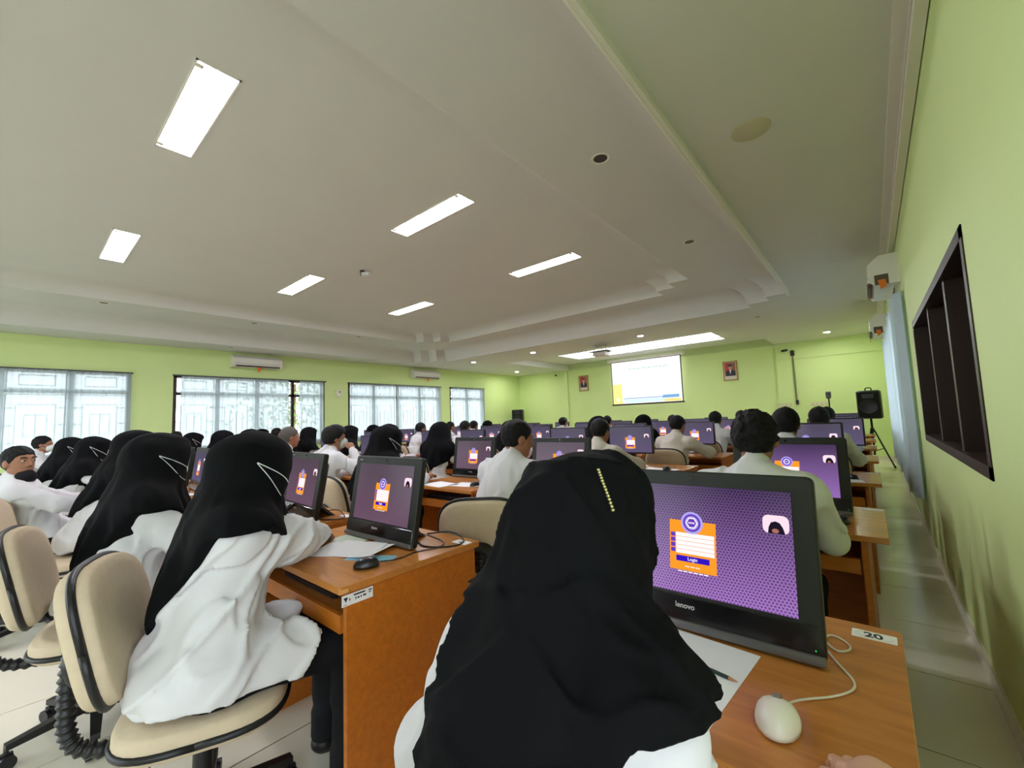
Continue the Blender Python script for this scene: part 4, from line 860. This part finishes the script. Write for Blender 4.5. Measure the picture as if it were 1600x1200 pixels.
def person_meshes(p):
    """p: dict with head (local centre), hy/hp head yaw/pitch, wl/wr wrists, kind, h voxel, hijab dict, ...; local frame faces +y, hips over the origin"""
    h = p.get('h', .014); wm = p['kind'] == 'w'; HD = np.array(p['head'], float); HR = rotm(p.get('hy', 0), p.get('hp', 0), p.get('hr', 0))
    hip = np.array([0, 0, p.get('hipz', .54)]); bw = p.get('bw', 1.0)
    nb = HD+HR @ np.array([0, -.035, -.10])*.6+np.array([0, -.03, -.085]); sp = nb-hip; L = np.linalg.norm(sp); sp /= L
    chest = hip+sp*(L-.14); waist = hip+sp*(L*.38)+np.array([0, -.015, 0]); sw = (.155 if wm else .172)*bw
    tw = p.get('twist', 0); c_, s_ = math.cos(tw), math.sin(tw); lat = np.array([c_, s_, 0]); fwd = np.array([-s_, c_, 0])
    SL, SR_ = nb-sp*.065-lat*sw, nb-sp*.065+lat*sw
    pole_l = p.get('pl', (-.7, -.2, -.8)); pole_r = p.get('pr', (.7, -.2, -.8))
    EL, WL_ = ik(SL, p['wl'], ARM1, ARM2, pole_l); ER, WR_ = ik(SR_, p['wr'], ARM1, ARM2, pole_r)
    kn = p.get('knees', .42); sx = .10 if wm else .13; legs = []
    for sg in (-1, 1):
        hj = hip+np.array([sg*.085, .02, -.02]); K = np.array([sg*sx, kn, .50]); A = np.array([sg*(sx+.01), kn+p.get('shin', -.02), .10]); legs.append((hj, K, A))
    out = {}
    # ---- skin body, one continuous surface
    b = Sdf(); T = lambda v: HD+HR @ np.array(v, float)
    b.cap(hip, chest, .115*bw, .125*bw, .05, (1, .72, 1)); b.cap(SL, SR_, .05, .05, .04); b.cap(nb-sp*.03, T((0, -.02, -.06)), .054, .052, .03)
    for S, E, W in ((SL, EL, WL_), (SR_, ER, WR_)): b.cap(S, E, .042, .036, .03); b.cap(E, W, .036, .024, .02)
    for hj, K, A in legs: b.cap(hj, K, .066, .05, .04); b.cap(K, A, .048, .034, .03); b.cap(A-[0, 0, .05], A+[0, .12, -.065], .03, .024, .02)
    b.ell(T((0, -.012, .028)), (.075, .093, .086), HR, .02); b.ell(T((0, .022, -.03)), (.064, .07, .084), HR, .03); b.ell(T((0, .055, -.088)), (.032, .03, .026), HR, .03)
    b.cap(T((-.034, .078, .028)), T((.034, .078, .028)), .013, .013, .018); b.cap(T((0, .088, .01)), T((0, .104, -.024)), .008, .013, .012); b.ell(T((.014, .09, -.03)), (.011, .011, .009), HR, .01); b.ell(T((-.014, .09, -.03)), (.011, .011, .009), HR, .01)
    b.ell(T((0, .086, -.058)), (.024, .012, .008), HR, .008)
    for sg in (-1, 1):
        b.ell(T((sg*.031, .1, .008)), (.016, .014, .009), HR, .008, 's')
        if not wm: b.ell(T((sg*.078, -.008, -.008)), (.011, .024, .033), HR, .012)
    hand(b, WL_, EL, 0, True, p.get('curll', .6), -1); hand(b, WR_, ER, 0, True, p.get('curlr', .6), 1)
    out['person'] = b.mesh('person', SKIN, p.get('hb', h))
    # ---- trousers, shoes
    t = Sdf(); t.ell(hip+[0, -.01, -.01], (.175*bw, .15, .10), None, .05)
    for hj, K, A in legs: t.cap(hj, K, .086*bw, .070, .05); t.cap(K, A+[0, 0, -.03], .07, .058, .04)
    t.fn(wrinkle(.004, 5)); t.fn(lambda d, X, Y, Z: np.maximum(d, .065-Z+0*X+0*Y)); t.fn(lambda d, X, Y, Z: np.maximum(d, Z-.62+0*X+0*Y))
    out['trousers'] = t.mesh('trousers', PANTS, max(h, .014))
    s = Sdf()
    for hj, K, A in legs: s.cap(A+[0, -.02, -.052], A+[0, .15, -.062], .04, .036, .03, (1, 1, .8)); s.cap(A+[0, -.01, -.03], A+[0, 0, -.05], .042, .04, .02)
    s.fn(lambda d, X, Y, Z: np.maximum(d, .001-Z+0*X+0*Y)); out['shoes'] = s.mesh('shoes', SHOE, max(h, .012))
    # ---- shirt
    q = Sdf(); lo = p.get('loose', 1.0); sv = p.get('sleeve', 1.18 if wm else 1.05)
    def shirt(q, g, arms=True, hemr=1):
        q.cap(waist, chest, .150*bw*lo+g, .160*bw+g, .07, (1, .74, 1)); q.cap(hip+[0, -.01, .02], waist, .172*bw*lo*hemr+g, .150*bw*lo+g, .07, (1, .8, 1))
        q.cap(SL-sp*.005, SR_-sp*.005, .062+g, .062+g, .06); q.cap(chest, nb-sp*.03, .13+g, .085+g, .07, (1, .8, 1))
        if arms:
            for S, E, W in ((SL, EL, WL_), (SR_, ER, WR_)): q.cap(S, E, .062*sv+g, .058*sv+g, .05); q.cap(E, W, .058*sv+g, .038*sv**.7+g, .03)
    shirt(q, 0)
    if wm or p.get('untuck'):
        for hj, K, A in legs: q.cap(hj, hj+(K-hj)*p.get('tail', .45)*1.25, .115*bw, .108*bw, .06)
        q.ell(hip+[0, -.05, -.0], (.19*bw*lo, .15*lo, .11), None, .06); yt = p.get('tail', .45)*kn+.02; q.fn(lambda d, X, Y, Z: np.maximum(d, np.where(Z < .64, (Y-yt-.55*(Z-.56)+.02*np.sin(25*X)), -1)))
    for a, b_, r in p.get('sextra', ()): q.cap(a, b_, r[0], r[1], r[2])
    if not wm: q.cap(nb+[0, -.005, -.005], nb+(T((0, -.03, -.08))-nb)*.55, .068, .064, .012)
    if p.get('streak'): q.fn(streaks(*p['streak']))
    q.fn(wrinkle(p.get('wr_amp', .006), p.get('seed', 1)))
    zc = hip[2]-p.get('hem', .02 if not wm else .075); q.fn(lambda d, X, Y, Z: np.maximum(d, zc-Z+.03*np.sin(9*X+4*Y)*(1 if wm else .3)))
    out['shirt'] = q.mesh('shirt' if not wm else 'blouse', p.get('shirtm', SHIRT), h)
    # ---- head cover
    if wm:
        g = Sdf(); hj = p.get('hijab', {})
        g.ell(T((0, -.015, .022)), (.094, .118, .108), HR, .03); g.ell(T((0, .03, .0)), (.088, .085, .115), HR, .04)
        g.cap(T((0, -.03, -.02)), nb+[0, -.01, -.06], .097, .15, .08, (1, .9, 1)); g.cap(T((0, .03, -.09)), nb+fwd*.07+[0, 0, -.10], .075, .12, .06)
        for S, dr in ((SL, hj.get('dl', .088)), (SR_, hj.get('dr', .088))):
            if dr: g.cap(T((0, -.02, -.01)), S+(nb-S)*.25+[0, 0, .01], dr, dr, dr)
        g.cap(T((0, .075, .075)), T((0, .085, .03)), .035, .03, .05); g.ell(T((0, .02, .06)), (.085, .09, .065), HR, .04)
        shirt(g, hj.get('infl', .016), False, .9)
        for S, E in ((SL, EL), (SR_, ER)): g.cap(nb-sp*.02, S, .075, .076, .06); g.cap(S, S+(E-S)*hj.get('arm', .9), .068*sv+.004, .066*sv+.004, .05)
        for a, b_, r in hj.get('extra', ()): g.cap(a, b_, r[0], r[1], r[2])
        if hj.get('bun', 1): g.ell(T((0, -.085, .02)), (.06, .05, .06), HR, .05)
        amp, nf = hj.get('fold', .012), hj.get('nf', 7)
        def folds(d, X, Y, Z):
            ph = np.arctan2(X-nb[0], Y-nb[1]); dn = sstep(HD[2]+.02, nb[2]-.15, Z); rr = np.sqrt((X-nb[0])**2+(Y-nb[1])**2)
            f = np.sin(nf*ph+3*np.sin(2*ph+1+hj.get('ph', 0))+8*(Z-nb[2]))*.7+.5*np.sin((nf+5)*ph-6*(Z-nb[2])+2); return d-amp*dn*(.55+f)*np.clip(rr/.12, 0, 1)
        g.fn(folds); g.fn(wrinkle(.0025, 3))
        if hj.get('streak'): g.fn(streaks(*hj['streak']))
        g.ell(T((0, .135, -.012)), (.060, .085, .082), HR, .012, 's'); g.ell(T((0, .03, -.02)), (.064, .075, .088), HR, .006, 's')
        lb, ls, lf, sc = hj.get('back', .34), hj.get('side', .16), hj.get('front', .34), hj.get('scallop', 0)
        def hem(d, X, Y, Z):
            x = (X-nb[0])*c_+(Y-nb[1])*s_; y = -(X-nb[0])*s_+(Y-nb[1])*c_; w = np.clip(np.abs(x)/.24, 0, 1)
            base = lb+(lf-lb)*sstep(-.05, .05, y); Ln = base+(ls-base)*w**hj.get('pw', 1.6)+hj.get('skew', 0)*x
            if hj.get('fg'): xl = .14-.35*np.clip(nb[2]-.06-Z, 0, .3)+.013*np.abs(np.sin(70*Z)); wl_, wr_ = np.clip(-x/xl, 0, 1), np.clip(x/.17, 0, 1); Ln = np.where(x < 0, base+(-.06-base)*wl_**8, base+(.02-base)*wr_**.5)
            if sc: Ln = Ln+sc*np.abs(np.sin(70*(x-.6*y)))
            return np.maximum(d, (nb[2]-Ln)-Z)
        g.fn(hem); out['hijab'] = g.mesh('hijab', HIJAB, hj.get('h', h)); hijme = out['hijab']
    else:
        g = Sdf(); g.ell(T((0, -.016, .036)), (.083, .101, .092), HR, .02); ht = p.get('hair', .0)
        g.ell(T((0, -.03, .02)), (.082+ht, .09+ht, .095+ht), HR, .02)
        if ht > .008: g.ell(T((0, .02, .075)), (.075+ht, .075, .05+ht), HR, .03)
        IR = HR.T
        def cut(d, X, Y, Z):
            x, y, z = X-HD[0], Y-HD[1], Z-HD[2]; lx = IR[0,0]*x+IR[0,1]*y+IR[0,2]*z; ly = IR[1,0]*x+IR[1,1]*y+IR[1,2]*z; lz = IR[2,0]*x+IR[2,1]*y+IR[2,2]*z
            line = np.where(ly > .06, .05, np.where(ly > .02, -.012+1.55*(ly-.02), np.where(ly > -.005, -.012, -.058-.25*np.clip(-ly-.05, 0, 1))))+p.get('hairline', 0); return np.maximum(d, line-lz)
        g.fn(cut); g.fn(wrinkle(p.get('hairn', .003), 9, 3.0)); out['hair'] = g.mesh('hair', p.get('hairm', HAIR), p.get('hh', min(h, .011)))
    mk = p.get('mask')
    if mk:
        g = Sdf(); dz = p.get('maskdz', 0); g.ell(T((0, .06, -.052+dz)), (.064, .058, .056), HR, .02); g.ell(T((0, .105, -.035+dz)), (.022, .02, .03), HR, .03)
        IR = HR.T
        def cut2(d, X, Y, Z): x, y, z = X-HD[0], Y-HD[1], Z-HD[2]; ly = IR[1,0]*x+IR[1,1]*y+IR[1,2]*z; return np.maximum(d, .045-ly)
        g.fn(cut2); me = g.mesh('face_mask', mk, max(.008, h*.7)); out['face_mask'] = me
        st = MB(); e = .1 if wm else .078
        for sg in (-1, 1):
            if wm:
                bv = bvh(hijme); hit = lambda v: on_surface(bv, T((0, -.01, .0)), T(v))
                A1 = [(sg*.07, .10, -.03), (sg*.1, .07, -.015), (sg*.12, .03, .0), (sg*.12, -.01, .012), (sg*.12, -.04, .022)]; A2 = [(sg*.07, .10, -.09), (sg*.1, .06, -.07), (sg*.12, .03, -.045), (sg*.12, 0, -.015), (sg*.12, -.04, .02)]
                P1 = [hit(v) for v in A1]; P2 = [hit(v) for v in A2]
            else: P1 = [T((sg*.064, .06, -.025)), T((sg*.08, .0, .01)), T((sg*.085, -.012, .02))]; P2 = [T((sg*.06, .06, -.075)), T((sg*.08, .0, -.03)), T((sg*.083, -.015, -.02))]
            st.tube(P1, .0019, 6, 2); st.tube(P2, .0017, 6, 2)
        
        if not dz: out['mask_straps'] = st.mesh('mask_straps', mk, True)
    out['_j'] = dict(HD=HD, HR=HR, nb=nb, WL=WL_, WR=WR_, EL=EL, ER=ER, SL=SL, SR=SR_)
    return out
def place(meshes, loc, rz, label, group='people seated at the computers', hairm=None, scale=1):
    o = link('person', meshes['person'], None, (loc[0], loc[1], 0), (0, 0, rz)); tag(o, label, 'person', group)
    for n, me in meshes.items():
        if n in ('person', '_j'): continue
        c = link(me.name.split('.')[0], me, o)
        if n == 'hair' and hairm: c.material_slots[0].link = 'OBJECT'; c.material_slots[0].material = hairm
    return o
def loc2(hx, hy, X, Y, Z, rz=0):
    c, s = math.cos(-rz), math.sin(-rz); x, y = X-hx, Y-hy; return (c*x-s*y, s*x+c*y, Z)
# --- the woman in front of the largest computer, seen from behind
hx, hy = -.44, .42
fg = person_meshes(dict(kind='w', head=loc2(hx, hy, -.395, .64, 1.085), hy=R(-12), hp=R(-6), wl=loc2(hx, hy, -.57, .77, .69), wr=loc2(hx, hy, -.34, .76, .675), sleeve=1.2, pl=(-.6, -.5, -.55), pr=(.35, -.4, -.85), h=.0085, hb=.010, seed=4, loose=1.04, bw=.90, wr_amp=.006,
    hijab=dict(back=.55, side=.13, front=.3, scallop=.012, fold=.014, nf=4, h=.007, ph=.6, bun=0, streak=(.007, (0, -.3, 1), (0, 0, 1), 38, 8), fg=1, infl=.02, dl=.066, dr=0)))
o = place(fg, (hx, hy), 0, 'woman in a scalloped black hijab and white blouse facing the largest computer')
bv = bvh(fg['hijab']); m = MB(); J = fg['_j']
PIN = [Vector(v) for v in ((.51, -.35, .78), (.62, -.44, .65), (.71, -.49, .5), (.79, -.52, .32))]
for i in range(14):
    t_ = i/13*3; k_ = min(2, int(t_)); v = PIN[k_].lerp(PIN[k_+1], t_-k_); q_ = on_surface(bv, J['HD']+[0, 0, .02], Vector(J['HD'])+Vector((0, 0, .02))+v*.2, .0015); m.ell(q_, (.0030, .0030, .0026), 8, 6)
obj('beaded_pin', m, mat('gold_beads', (196,188,130), .3, .5, metal=.7), o, True)
chair(-.44, .36, R(-4), 'beige office chair under the woman in the scalloped black hijab')
# --- woman in the wrinkled white tunic
hx, hy, rz = -1.70, .45, R(-8)
wb = person_meshes(dict(kind='w', head=loc2(hx, hy, -1.80, .60, 1.13, rz), hy=R(10), hp=R(-14), wr=loc2(hx, hy, -1.93, .91, .80, rz), wl=loc2(hx, hy, -2.05, .88, .79, rz), sleeve=1.4, pr=(1, .35, -.30), pl=(-.8, -.2, -.6), h=.0095, hb=.0085, seed=12, loose=1.10, tail=.52, hem=.075, wr_amp=.005,
    streak=(.010, (.3, .55, .8), (0, 0, .6), 34, 3), hijab=dict(back=.40, side=.04, front=.16, fold=.012, nf=6, h=.008, arm=.25), mask=MASKW))
place(wb, (hx, hy), rz, 'woman in black hijab and wrinkled white tunic writing on papers')
chair(-1.74, .445, R(-24), 'beige office chair under the woman in the wrinkled white tunic')
# --- woman in black hijab to her side
hx, hy, rz = -2.74, .36, R(0)
wc = person_meshes(dict(kind='w', head=loc2(hx, hy, -2.80, .50, 1.14), hy=R(6), hp=R(-8), wr=loc2(hx, hy, -2.62, .80, .80), wl=loc2(hx, hy, -2.95, .82, .80), h=.011, hb=.011, seed=22, loose=1.12, tail=.6, wr_amp=.006, hijab=dict(back=.40, side=.08, front=.30, arm=.35, fold=.012, nf=6, h=.0105), mask=MASKW, pr=(.5, -.5, -.8)))
place(wc, (hx, hy), rz, 'woman in a long black hijab and white mask, sitting upright beside the wrinkled tunic')
chair(-2.74, .30, R(-14), 'beige office chair under the woman in the long black hijab')
# --- neighbour with raised hand
hx, hy = -4.42, .42
wd = person_meshes(dict(kind='w', head=loc2(hx, hy, -4.50, .66, 1.17), hy=R(-10), hp=R(-10), wr=loc2(hx, hy, -4.22, .80, 1.06), wl=loc2(hx, hy, -4.6, .9, .79), pr=(.6, -.1, -.9), h=.013, hb=.009, seed=23, hijab=dict(), curlr=1.0))
place(wd, (hx, hy), 0, 'person holding up a hand before the face, half hidden by the long black hijab')
chair(-4.30, .20, R(-12), 'empty-looking beige office chair between the long black hijab and the man looking back')
# --- man looking back
hx, hy, rz = -4.98, .20, R(8)
lm = person_meshes(dict(kind='m', head=loc2(hx, hy, -4.98, .055, 1.10, rz), hy=R(-66), hp=R(2), hr=R(0), wl=loc2(hx, hy, -5.2, .6, .70, rz), wr=loc2(hx, hy, -4.80, .55, .68, rz), h=.012, hb=.0075, seed=31, pr=(.9, -.4, -.5), hh=.009, mask=MASKD, maskdz=-.062, twist=R(-12), untuck=1))
o = place(lm, (hx, hy), rz, 'man looking back over his shoulder with a black mask under his chin')
J = lm['_j']
for sg in (-1, 1):
    T_ = lambda v: J['HD']+J['HR'] @ np.array(v); e = obj('eye', MB().ell(T_((sg*.031, .082, .008)), (.0125, .0125, .0095), 12, 8), mat('eye_white', (170,150,138), .3), o, True); obj('iris', MB().ell(T_((sg*.031, .0915, .008)), (.0065, .006, .0065), 10, 6), mat('eye_iris', (28,18,14), .2), e, True)
    obj('eyebrow', MB().tube([T_((sg*.014, .093, .03)), T_((sg*.032, .094, .036)), T_((sg*.05, .082, .03))], .004, 6, 1), HAIR, o, True)
chair(-4.98, .24, R(2), 'beige office chair under the man looking back')
# --- second row
hx, hy = -.42, 1.92
ma = person_meshes(dict(kind='m', head=loc2(hx, hy, -.405, 2.15, 1.155), hy=R(0), hp=R(-8), wl=loc2(hx, hy, -.62, 2.45, .79), wr=loc2(hx, hy, -.26, 2.44, .80), pr=(.45, -.3, -.85), pl=(-.45, -.3, -.85), h=.0095, hb=.010, seed=41, hair=.006, hairn=.006, bw=1.05, loose=1.05, hh=.0085))
place(ma, (hx, hy), 0, 'curly-haired man in a white shirt at the aisle wall, second row')
chair(-.42, 1.84, R(3), 'beige office chair under the curly-haired man at the aisle wall')
hx, hy = -1.74, 1.88
mb_ = person_meshes(dict(kind='m', head=loc2(hx, hy, -1.77, 2.14, 1.155), hy=R(-28), hp=R(-12), wl=loc2(hx, hy, -1.98, 2.42, .79), wr=loc2(hx, hy, -1.55, 2.42, .79), h=.0105, hb=.010, seed=44, hair=-.002, bw=1.08, loose=1.06, hh=.009, wr_amp=.006, pl=(-1, -.2, -.5)))
place(mb_, (hx, hy), 0, 'short-haired man with white collar bending over, behind an empty beige backrest')
chair(-1.70, 1.75, R(38), 'beige office chair with black back hub under the short-haired man, turned to the aisle')
hx, hy = -4.16, 1.92
mc = person_meshes(dict(kind='m', head=loc2(hx, hy, -4.19, 2.14, 1.165), hy=R(-14), hp=R(-4), wr=loc2(hx, hy, -4.05, 2.26, 1.03), wl=loc2(hx, hy, -4.3, 2.45, .79), h=.0115, hb=.009, seed=47, hair=.010, hh=.009, mask=mat('pale_green_mask', (168,184,172), .8), curlr=1.2, pr=(.7, .3, -.9), wr_amp=.006))
place(mc, (hx, hy), 0, 'black-haired man in a white shirt with a fist at his pale green mask')
chair(-4.16, 1.86, R(4), 'beige office chair under the man with a fist at his mask')
# --- shared figures for the rest of the room
G = {'m_up': person_meshes(dict(kind='m', head=(0, .20, 1.17), hp=R(-6), wl=(-.17, .50, .79), wr=(.17, .50, .79), h=.015, hb=.013, seed=51, hair=.004)),
     'm_down': person_meshes(dict(kind='m', head=(0, .26, 1.13), hp=R(-20), hy=R(-12), wl=(-.17, .52, .79), wr=(.2, .55, .79), h=.015, hb=.013, seed=53, hair=.002, pr=(1, -.1, -.4), shirtm=SHIRT2)),
     'm_mask': person_meshes(dict(kind='m', head=(0, .18, 1.18), hp=R(-4), hy=R(-16), wl=(-.17, .50, .79), wr=(.17, .50, .79), h=.015, hb=.013, seed=55, hair=.003, mask=MASKW)),
     'w_up': person_meshes(dict(kind='w', head=(0, .20, 1.15), hp=R(-8), hy=R(-8), wl=(-.17, .50, .79), wr=(.17, .50, .79), h=.015, hb=.013, seed=57, hijab=dict(back=.32, side=.14))),
     'w_mask': person_meshes(dict(kind='w', head=(0, .22, 1.13), hp=R(-16), hy=R(-6), wl=(-.17, .50, .79), wr=(.17, .50, .79), h=.015, hb=.013, seed=59, hijab=dict(back=.34, side=.12), mask=MASKW))}
OFF = {'m_up': (.20, 1.17), 'm_down': (.26, 1.13), 'm_mask': (.18, 1.18), 'w_up': (.20, 1.15), 'w_mask': (.22, 1.13)}
# (head x, head y, figure, yaw, label)
PPL = [(-6.45, .60, 'w_mask', 0, 'woman in black hijab bent far forward, two places past the man looking back'), (-7.5, .50, 'w_mask', 0, 'woman in black hijab with mask straps, next to the masked man by the window'), (-9.25, .32, 'm_mask', 0, 'man in a white mask against the nearest curtained window'),
  (-3.30, 2.17, 'w_mask', -6, 'woman in black hijab seen just above the mauve computer screen'), (-5.45, 2.22, 'm_up', -10, 'grey-haired man in a white shirt'), (-6.95, 2.28, 'w_up', 0, 'woman in black hijab facing the wide window, second row, sixth from the aisle wall'), (-7.55, 2.10, 'w_up', 0, 'woman in black hijab facing the wide window, second row, seventh from the aisle wall'), (-8.68, 1.99, 'w_mask', 0, 'woman in black hijab and mask before the dark window frame'), (-9.76, 1.98, 'm_mask', -60, 'masked man turned toward the camera beside the dark window frame'),
  (-.49, 3.70, 'm_up', 0, 'round-headed man at the aisle wall, third row'), (-2.03, 3.72, 'm_down', 4, 'black-haired person in cream shirt leaning to the aisle, third row'), (-4.22, 3.56, 'w_up', 12, 'woman in a dark pinned scarf and cream blouse, third row'), (-5.5, 3.65, 'w_up', -10, 'woman in black hijab, third row, fifth from the aisle wall'), (-6.72, 3.70, 'w_up', -6, 'woman in black hijab right behind the man with a fist at his mask'), (-8.1, 3.64, 'w_up', 0, 'woman in black hijab beside the grey-haired man'), (-9.6, 3.65, 'm_up', 0, 'black-haired man before the curtain gap'), (-10.3, 3.6, 'w_up', 0, 'woman in black hijab closest to the wide window, third row'),
  (-.41, 5.25, 'm_up', 0, 'black-haired man at the aisle wall, fourth row'), (-1.83, 5.30, 'm_down', -4, 'man in cream shirt with an arm on the desk, fourth row'), (-2.92, 5.30, 'w_up', 0, 'dark-haired person beside the leaning cream shirt, fourth row'), (-4.5, 5.25, 'w_mask', 0, 'woman in black hijab beyond the short-haired man, fourth row'), (-5.6, 5.30, 'm_up', 0, 'dark-haired person, fourth row, fifth from the aisle wall'), (-6.85, 5.28, 'm_up', -14, 'man in profile in a white shirt before the third curtained window'), (-8.6, 5.3, 'w_up', 0, 'woman in black hijab low before the third curtained window'),
  (-.45, 6.85, 'm_up', 0, 'dark-haired man at the aisle wall, fifth row'), (-1.80, 6.85, 'm_up', -6, 'man with full black hair and cream shirt, fifth row'), (-2.93, 6.85, 'w_up', 0, 'dark head, fifth row, third from the aisle wall'), (-5.68, 6.85, 'w_mask', 0, 'woman in black hijab, fifth row, before the far loudspeaker'), (-6.95, 6.85, 'm_up', 0, 'dark-haired man, fifth row, sixth from the aisle wall'), (-7.75, 6.85, 'm_up', -14, 'man in profile, fifth row, before the narrowest window'),
  (-1.78, 8.40, 'm_up', 0, 'dark head, sixth row, second from the aisle wall'), (-3.0, 8.42, 'm_down', 0, 'dark head, sixth row, third from the aisle wall'), (-4.4, 8.40, 'm_up', 0, 'dark head standing out under the projection screen, sixth row'), (-5.56, 8.40, 'm_up', 0, 'dark head, sixth row, below the small portrait'), (-8.0, 8.40, 'w_up', 0, 'dark hijab, sixth row, before the narrowest window'),
  (-2.6, 9.95, 'm_down', 0, 'dark head in the row closest to the screen, under the capped portrait'), (-4.25, 9.97, 'w_up', 0, 'dark hijab in the row closest to the screen'), (-6.55, 9.97, 'm_up', 0, 'dark head in the row closest to the screen, below the small portrait')]
hs = set()
for i, (x, y, g, yaw, lb) in enumerate(PPL):
    oy, oz = OFF[g]; rz = R(yaw); bx = x+oy*math.sin(rz); by = y-oy*math.cos(rz)
    place(G[g], (bx, by), rz, lb, hairm=GREYHAIR if 'grey-haired' in lb else None)
    chair(bx, by-.06, R(R7.uniform(-12, 12)), 'beige office chair under the '+lb.replace('before the ', 'by the ')[:60].rsplit(' ', 1)[0] if False else 'beige office chair under '+' '.join(lb.replace(',', '').split()[:12]), i < 4)
# --- hand resting at the desk edge, bottom corner of the picture
s = Sdf(); Wp, Ep = np.array([-.01, .705, .783]), np.array([.10, .46, .80]); s.cap(Ep, Wp, .036, .027, .02); hand(s, Wp, Ep, 0, True, .5, 1)
o = link('person', s.mesh('person', mat('light_skin', (206,160,130), .5), .006)); tag(o, 'bare hand resting at the corner of the desk with the number card', 'person')
